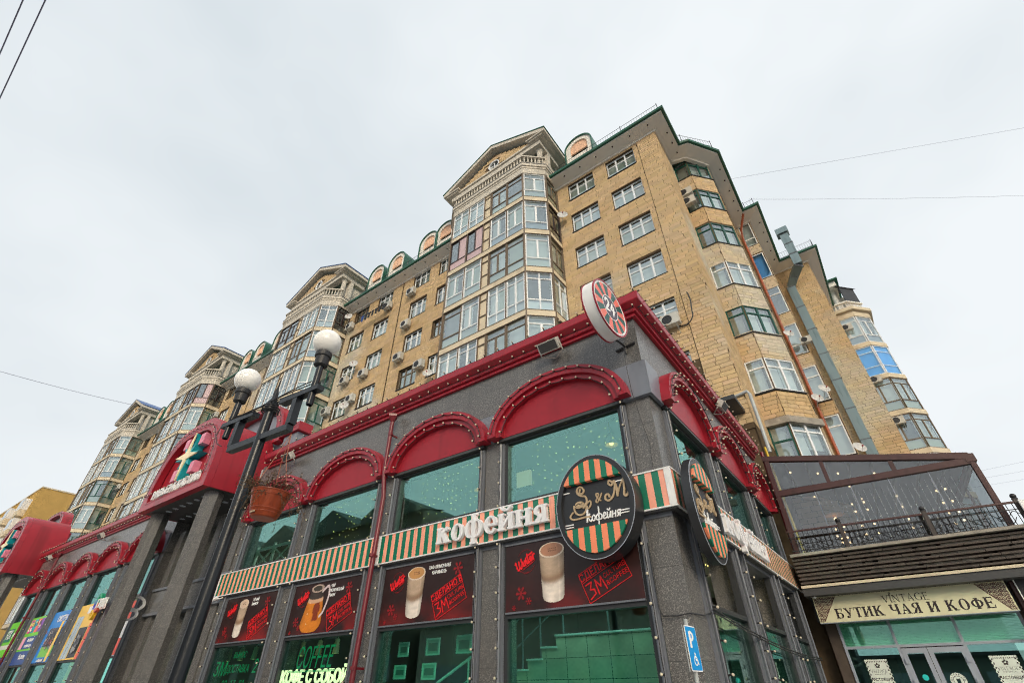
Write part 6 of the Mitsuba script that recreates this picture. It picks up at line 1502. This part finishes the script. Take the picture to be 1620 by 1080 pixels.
# ------------------------------------------------------------------ parking sign
k = thing('parking_sign', 'blue parking sign with a white P on a thin post before the corner pillar', 'traffic sign')
D = 5.0; c_ = CAM + D * (FWD + RGT * (1097 - 810) / 742.19 - UP2 * (1025 - 540) / 742.19); PFp = Fr(c_, (.08, .997, 0)); _sc = .82
m = MB(); m.poly(PFp, R(-.135, .135, -.205, .205).buffer(-.02).buffer(.02), -.004, 0); m.build('plate', 'm_white_plain', k)
m = MB(); m.poly(PFp, R(-.124, .124, -.194, .194), .001, .003); m.build('face', 'm_sign_blue', k)
m = MB(); q = lambda g: affinity.scale(g, .8, .8, origin=(0, 0))
m.poly(PFp, q(U(R(-.085, -.035, .0, .19), bowl(-.035, .135, .09, .06, .045, .03).intersection(R(-.04, 1, -1, 1)), R(-.05, -.03, .165, .195), R(-.05, -.03, .075, .105))), .0032, .005); ring_ = Point(0, -.14).buffer(.055).difference(Point(0, -.14).buffer(.042)); m.poly(PFp, q(U(ring_, Point(.0, -.065).buffer(.016), stroke([(0, -.085), (.005, -.13), (.05, -.135), (.065, -.175)], .010))), .0032, .005); m.build('symbol', 'm_white_plain', k)
m = MB(); m.tube([PFp.p(0, -2.2, -.03), PFp.p(0, .27, -.03)], .022, 8); m.build('post', 'm_grey_pipe', k, smooth=50)
F = Fr(PFp.p(-.03, .0, -.06), (-.55, .83, 0)); m = MB(); m.box(Fr(PFp.p(-.17, 0, -.01), (.35, -.94, 0), None), -.24, .0, -.205, .205, -.006, 0); m.build('back_plate', 'm_grey_pipe', k)

# ------------------------------------------------------------------ air conditioners, dishes, cables on the apartment building
def ac(fr, a, z, label, s=1.0):
    k = thing('air_conditioner', label, 'air conditioner', None); w, h, d = .80 * s, .55 * s, .30
    m = MB(); m.box(fr, a - w / 2, a + w / 2, z - h / 2, z + h / 2, .16, .16 + d); m.build('case', 'm_ac', k)
    g = MB(); g.poly(fr, affinity.translate(Point(0, 0).buffer(h * .40).difference(Point(0, 0).buffer(h * .34)), a - w * .12, z), .462, .475)
    for i in range(6): zz = z - h * .3 + i * h * .12; hw = math.sqrt(max(0, (h * .34) ** 2 - (zz - z) ** 2)); g.box(fr, a - w * .12 - hw, a - w * .12 + hw, zz - .008, zz + .008, .462, .470)
    g.build('grille', 'm_black', k); g = MB(); g.poly(fr, affinity.translate(Point(0, 0).buffer(h * .34), a - w * .12, z), .4601, .4615); g.build('fan_recess', 'm_dark_metal', k)
    b = MB()
    for x in (a - w * .3, a + w * .3): b.box(fr, x - .02, x + .02, z - h / 2 - .04, z - h / 2 - .002, 0, .46); b.tube([fr.p(x, z - h / 2 - .04, .42), fr.p(x, z - h / 2 - .36, .02)], .014, 4)
    b.build('bracket', 'm_grey_pipe', k); return k


A1 = 'white air conditioner '
for x, z, t in [(-22.05, 26.35, 'left of the top third-column window between the first two bays'), (-22.06, 23.15, 'left of the second-row third-column window between the first two bays'), (-22.25, 20.30, 'left of the third-row third-column window between the first two bays'), (-19.95, 18.75, 'low beside the satellite dish next to the first bay'), (-28.3, 20.65, 'under the window beside the second bay, third row'), (-26.05, 20.45, 'between the two left windows in the third row'), (-26.9, 18.6, 'above the lowest row between the two left windows'), (-29.5, 26.5, 'high beside the second bay under a dish'), (-29.75, 18.5, 'low at the edge of the second bay'), (-24.7, 26.3, 'right under the laundry window of the top row')]: ac(FRONT, x, z, A1 + t)
ac(FRONT, -3.86, 14.5, A1 + 'above the red cornice near the corner, with a black hose')
ac(FRONT, -51.1, 25.0, A1 + 'far left beside the third bay, upper one'); ac(FRONT, -51.1, 21.9, A1 + 'far left beside the third bay, lower one'); ac(FRONT, -45.5, 22.8, A1 + 'between the second and third bay'); ac(FRONT, -72.6, 22.0, A1 + 'beside the leftmost bay')
ac(bayA, .2, 25.2, 'two-tone air conditioner beside the green framed side bay window, upper one of two'); ac(bayA, .2, 24.4, 'two-tone air conditioner beside the green framed side bay window, lower one of two')
ac(ff[0], .95, 26.0, 'white air conditioner on the far bay, topmost'); ac(ff[0], .95, 20.9, 'dark air conditioner on the far bay, middle one'); ac(ff[0], .95, 17.4, 'dark air conditioner on the far bay, lowest')
ac(faceD, 1.0, 17.6, 'narrow air conditioner beside the tall white windows of the stepped side front', .7)


def dish(o, n, label, r=.32):
    k = thing('satellite_dish', label, 'satellite dish'); n = np.array(n, float); n /= np.linalg.norm(n); o = np.array(o, float)
    m = MB(); pf = [(0, .0)] + [(r * t, .11 * t * t) for t in (.3, .6, .8, 1)] + [(r + .006, .105), (r * .6, .02), (0, -.012)]; m.lathe(pf, o, 24, n); m.build('bowl', 'm_dish', k, smooth=40)
    a = MB(); a.tube([o - n * .01 - (0, 0, .05), o - n * .15 - (0, 0, .25), o - n * .25 - (0, 0, .25)], .018, 5); a.tube([o - (0, 0, r * .9) + n * .06, o + n * .30 - (0, 0, .12)], .010, 4); a.build('arm', 'm_grey_pipe', k)
    b = MB(); b.lathe([(0, -.05), (.03, -.05), (.03, .04), (0, .04)], o + n * .32 - (0, 0, .10), 8, n); b.build('feed_horn', 'm_red_gloss', k)


dish((-8.45, 16.6, 25.0), (.5, -.8, .1), 'white satellite dish on the corner wall close to the first glazed bay')
dish((-29.7, 16.5, 27.5), (.6, -.8, .2), 'small white dish high beside the second bay'); dish((-27.2, 16.5, 21.6), (.6, -.8, .2), 'small white dish over the third-row window right of the second bay'); dish((-18.8, 16.55, 17.5), (.5, -.8, .3), 'white dish low beside the first bay just above the cornice'); dish((-27.1, 16.5, 18.0), (.6, -.8, .2), 'white dish with a red dot in front of the lowest left window')
for px_, t_, lb in (((1247, 530), 26.5, 'white dish on the stepped side front, uppermost of four'), ((1303, 617), 26.5, 'white dish beside the rust drainpipe, second from top'), ((1292, 632), 25.8, 'white dish beside the rust drainpipe, third from top'), ((1359, 710), 26.0, 'white dish just above the pavilion roof')):
    o = CAM + (FWD + RGT * (px_[0] - 810) / 742.19 - UP2 * (px_[1] - 540) / 742.19) * {0: 1}.get(9, 1); 
    d_ = (FWD + RGT * (px_[0] - 810) / 742.19 - UP2 * (px_[1] - 540) / 742.19); o = CAM + d_ * ((t_ - 0) / d_[1]); dish(o, (.55, -.75, .35), lb, .28)
k = thing('hose', 'black hose curling down the stone wall to the air conditioner at the corner', 'cable'); m = MB(); m.tube([FRONT.p(*q, .07) for q in bez([(-2.91, 15.84), (-2.86, 15.39), (-2.92, 14.83), (-2.97, 14.45), (-3.25, 14.18), (-3.65, 14.25)], 6)], .028, 6); m.build('run', 'm_cable', k)
k = thing('laundry_line', 'dark clothes hung on a line below two top-row windows', 'laundry'); m = MB(); m.tube([(-27.6, 16.35, 26.35), (-26, 16.35, 26.22), (-24.4, 16.35, 26.5)], .008, 4); m.build('line', 'm_cable', k); r = random.Random(2)
for i in range(7):
    x = -27.3 + i * .42; m = MB(); F = Fr((x, 16.35, 26.25), (1, 0, 0)); m.poly(F, P((-.16, .05), (.16, .05), (.16, -.12), (.10, -.14), (.11, -.5 - .1 * r.random()), (-.11, -.5), (-.10, -.14), (-.16, -.12)), -.012, .012); m.build('garment', pr(((.02, .02, .024), (.02, .06, .25), (.03, .03, .03))[0 if i else 1], .8), k)
# ventilation duct up the end wall
k = thing('ventilation_duct', 'long square sheet metal duct climbing the end wall and bending around the eaves', 'duct')
def duct_seg(p, q, w=.56, d=.42):
    p, q = np.array(p, float), np.array(q, float); v = q - p; L = np.linalg.norm(v); v /= L; u = np.array((1.0, 0, 0)); u -= v * (u @ v); u /= np.linalg.norm(u); F = Fr(p, u, np.cross(u, v), v)
    m = MB(); m.box(F, -w / 2, w / 2, .012, L - .012, -d / 2, d / 2); m.build('section', 'm_duct', k); m = MB(); m.box(F, -w / 2 - .03, w / 2 + .03, L - .022, L + .022, -d / 2 - .03, d / 2 + .03); m.build('flange', 'm_steel', k)
zs = [7.5, 9.6, 11.7, 13.8, 15.9, 18.0, 20.1, 22.2, 24.3, 26.3]
for a, b in zip(zs, zs[1:]): duct_seg((1.50, 33.72, a), (1.50, 33.72, b))
for a, b in (((1.50, 33.70, 26.40), (1.98, 33.2, 26.85)), ((1.98, 33.2, 26.88), (2.54, 32.60, 27.25)), ((2.55, 32.58, 27.28), (2.56, 32.55, 28.3)), ((2.56, 32.55, 28.35), (2.58, 32.55, 29.4)), ((2.58, 32.55, 29.45), (2.56, 32.55, 30.5))): duct_seg(a, b)
m = MB(); F = Fr((2.55, 32.55, 30.55), (1, 0, 0)); m.box(F, -.42, .42, 0, .55, -.34, .34); m.build('cap', 'm_duct', k)

# ------------------------------------------------------------------ overhead wires, far yellow building, buildings across the street
def wire(pts, label, r=.012, sag=.4):
    k = thing('overhead_wire', label, 'wire'); a, b = np.array(pts[0], float), np.array(pts[1], float); m = MB(); m.tube([a + (b - a) * t - np.array((0, 0, sag * 4 * t * (1 - t))) for t in np.linspace(0, 1, 24)], r, 5); m.build('strand', 'm_wire', k)
def pxp(x, y, t): return CAM + t * (FWD + RGT * (x - 810) / 742.19 - UP2 * (y - 540) / 742.19)
wire(((-60, -2.9, 12), (20, -2.9, 12)), 'thin overhead wire crossing the top left corner, upper one', .012, 0)
wire(((-60, -2.65, 12), (20, -2.65, 12)), 'thin overhead wire crossing the top left corner, lower one', .012, 0)
wire((pxp(1150, 285, 30), pxp(1760, 180, 34)), 'upper of two thin wires running right from the roof', .008, .0); wire((pxp(1185, 316, 34), pxp(1760, 306, 34)), 'lower of two thin wires running right from the roof', .008, .25)
wire((pxp(-80, 562, 40), pxp(215, 640, 52)), 'thin wire running in from the left edge to the leftmost gable', .02, .2)
for i, (y0, y1) in enumerate(((748, 722), (760, 742), (772, 757))): wire((pxp(1540, y0, 40), pxp(1760, y1 - 25, 46)), f'faint wire beyond the right end of the pavilion, {("top", "middle", "bottom")[i]} one', .007, .1)

YB = thing('yellow_building', 'plain yellow apartment block far left beyond the arcade', 'building'); F1 = Fr((0, 15.0, 0), (1, 0, 0)); F2_ = Fr((-107, 0, 0), (0, 1, 0))
m = MB(); m.box(F1, -140, -107, 0, 28.8, -18, 0); m.build('wall', 'm_yellow_wall', YB)
m = MB(); m.box(F1, -140.1, -106.9, 28.805, 29.0, -18.1, .1); m.build('roof_edge', 'm_cream', YB)
for i in range(8):
    for j in range(7):
        x = -110.5 - j * 4.2; z = 27.3 - i * 3.1; m = MB(); m.box(F1, x - (1.3 if j % 2 == 0 else .7), x + (1.3 if j % 2 == 0 else .7), z - 1.7, z, .0, .9 if j % 2 == 0 else .05); w_ = m.build('balcony' if j % 2 == 0 else 'window', 'm_pvc', YB)
        if j % 2 == 0: m = MB(); m.box(F1, x - 1.3, x + 1.3, z - 2.7, z - 1.72, 0, .9); m.build('balcony_front', 'm_cream', YB)
        g = MB(); g.rect(F1, x - (1.2 if j % 2 == 0 else .6), x + (1.2 if j % 2 == 0 else .6), z - 1.6, z - .1, .92 if j % 2 == 0 else .07); g.build('pane', 'm_far_glass', w_)
M('m_far_glass', pr((.20, .24, .27), .08, .8))

OP = thing('opposite_building', 'long dark house with gabled roof across the street, mirrored in the upper windows', 'building'); OF = Fr((0, -18, 0), (-1, 0, 0))
m = MB(); m.box(OF, 35, 95, 0, 16.0, -12, 0); m.build('wall', pr((.12, .10, .08), .8), OP)
m = MB()
for i in range(6): x = 36 + i * 10; m.poly(OF, P((x, 16.0), (x + 8.5, 16.0), (x + 8.5, 16.8), (x + 4.2, 18.9), (x, 16.8)), -9, .2)
m.quad([OF.p(34.5, 16.02, .6), OF.p(95, 16.02, .6), OF.p(95, 18.2, -6), OF.p(38, 18.2, -6)]); m.build('roof', pr((.03, .045, .04), .6), OP)
for i in range(4):
    for j in range(14): m = MB(); x = 37 + j * 4.1; m.rect(OF, x, x + 1.5, 2.5 + i * 3.4, 4.4 + i * 3.4, .02); m.build('window', 'm_far_glass', OP)
OP2 = thing('opposite_building', 'low pale shop row across the street, mirrored in the lower windows', 'building'); m = MB(); m.box(OF, 8, 33.8, 0, 6.2, -8, 0); m.build('wall', pr((.46, .43, .37), .8), OP2)
for j in range(5): m = MB(); x = 10 + j * 4.6; m.rect(OF, x, x + 3.4, .8, 3.4, .02); m.build('window', 'm_far_glass', OP2)
m = MB(); m.box(OF, 7.8, 34, 6.2, 6.6, -8.2, .4); m.build('roof', 'm_dark_metal', OP2)

OP3 = thing('opposite_kiosk', 'low dark kiosk row across the street, mirrored in the tea shop windows', 'kiosk'); m = MB(); m.box(OF, -12, 7.6, 0, 3.7, -4, .5); m.build('wall', pr((.10, .115, .10), .8), OP3)
m = MB(); m.box(OF, -12.3, 7.7, 3.7, 3.9, -4.2, .9); m.build('roof', 'm_dark_metal', OP3)
for j in range(6): m = MB(); x = -11 + j * 3.1; m.box(OF, x, x + 2.2, 1.0, 2.8, .51, .55); m.build('window', 'm_far_glass', OP3)
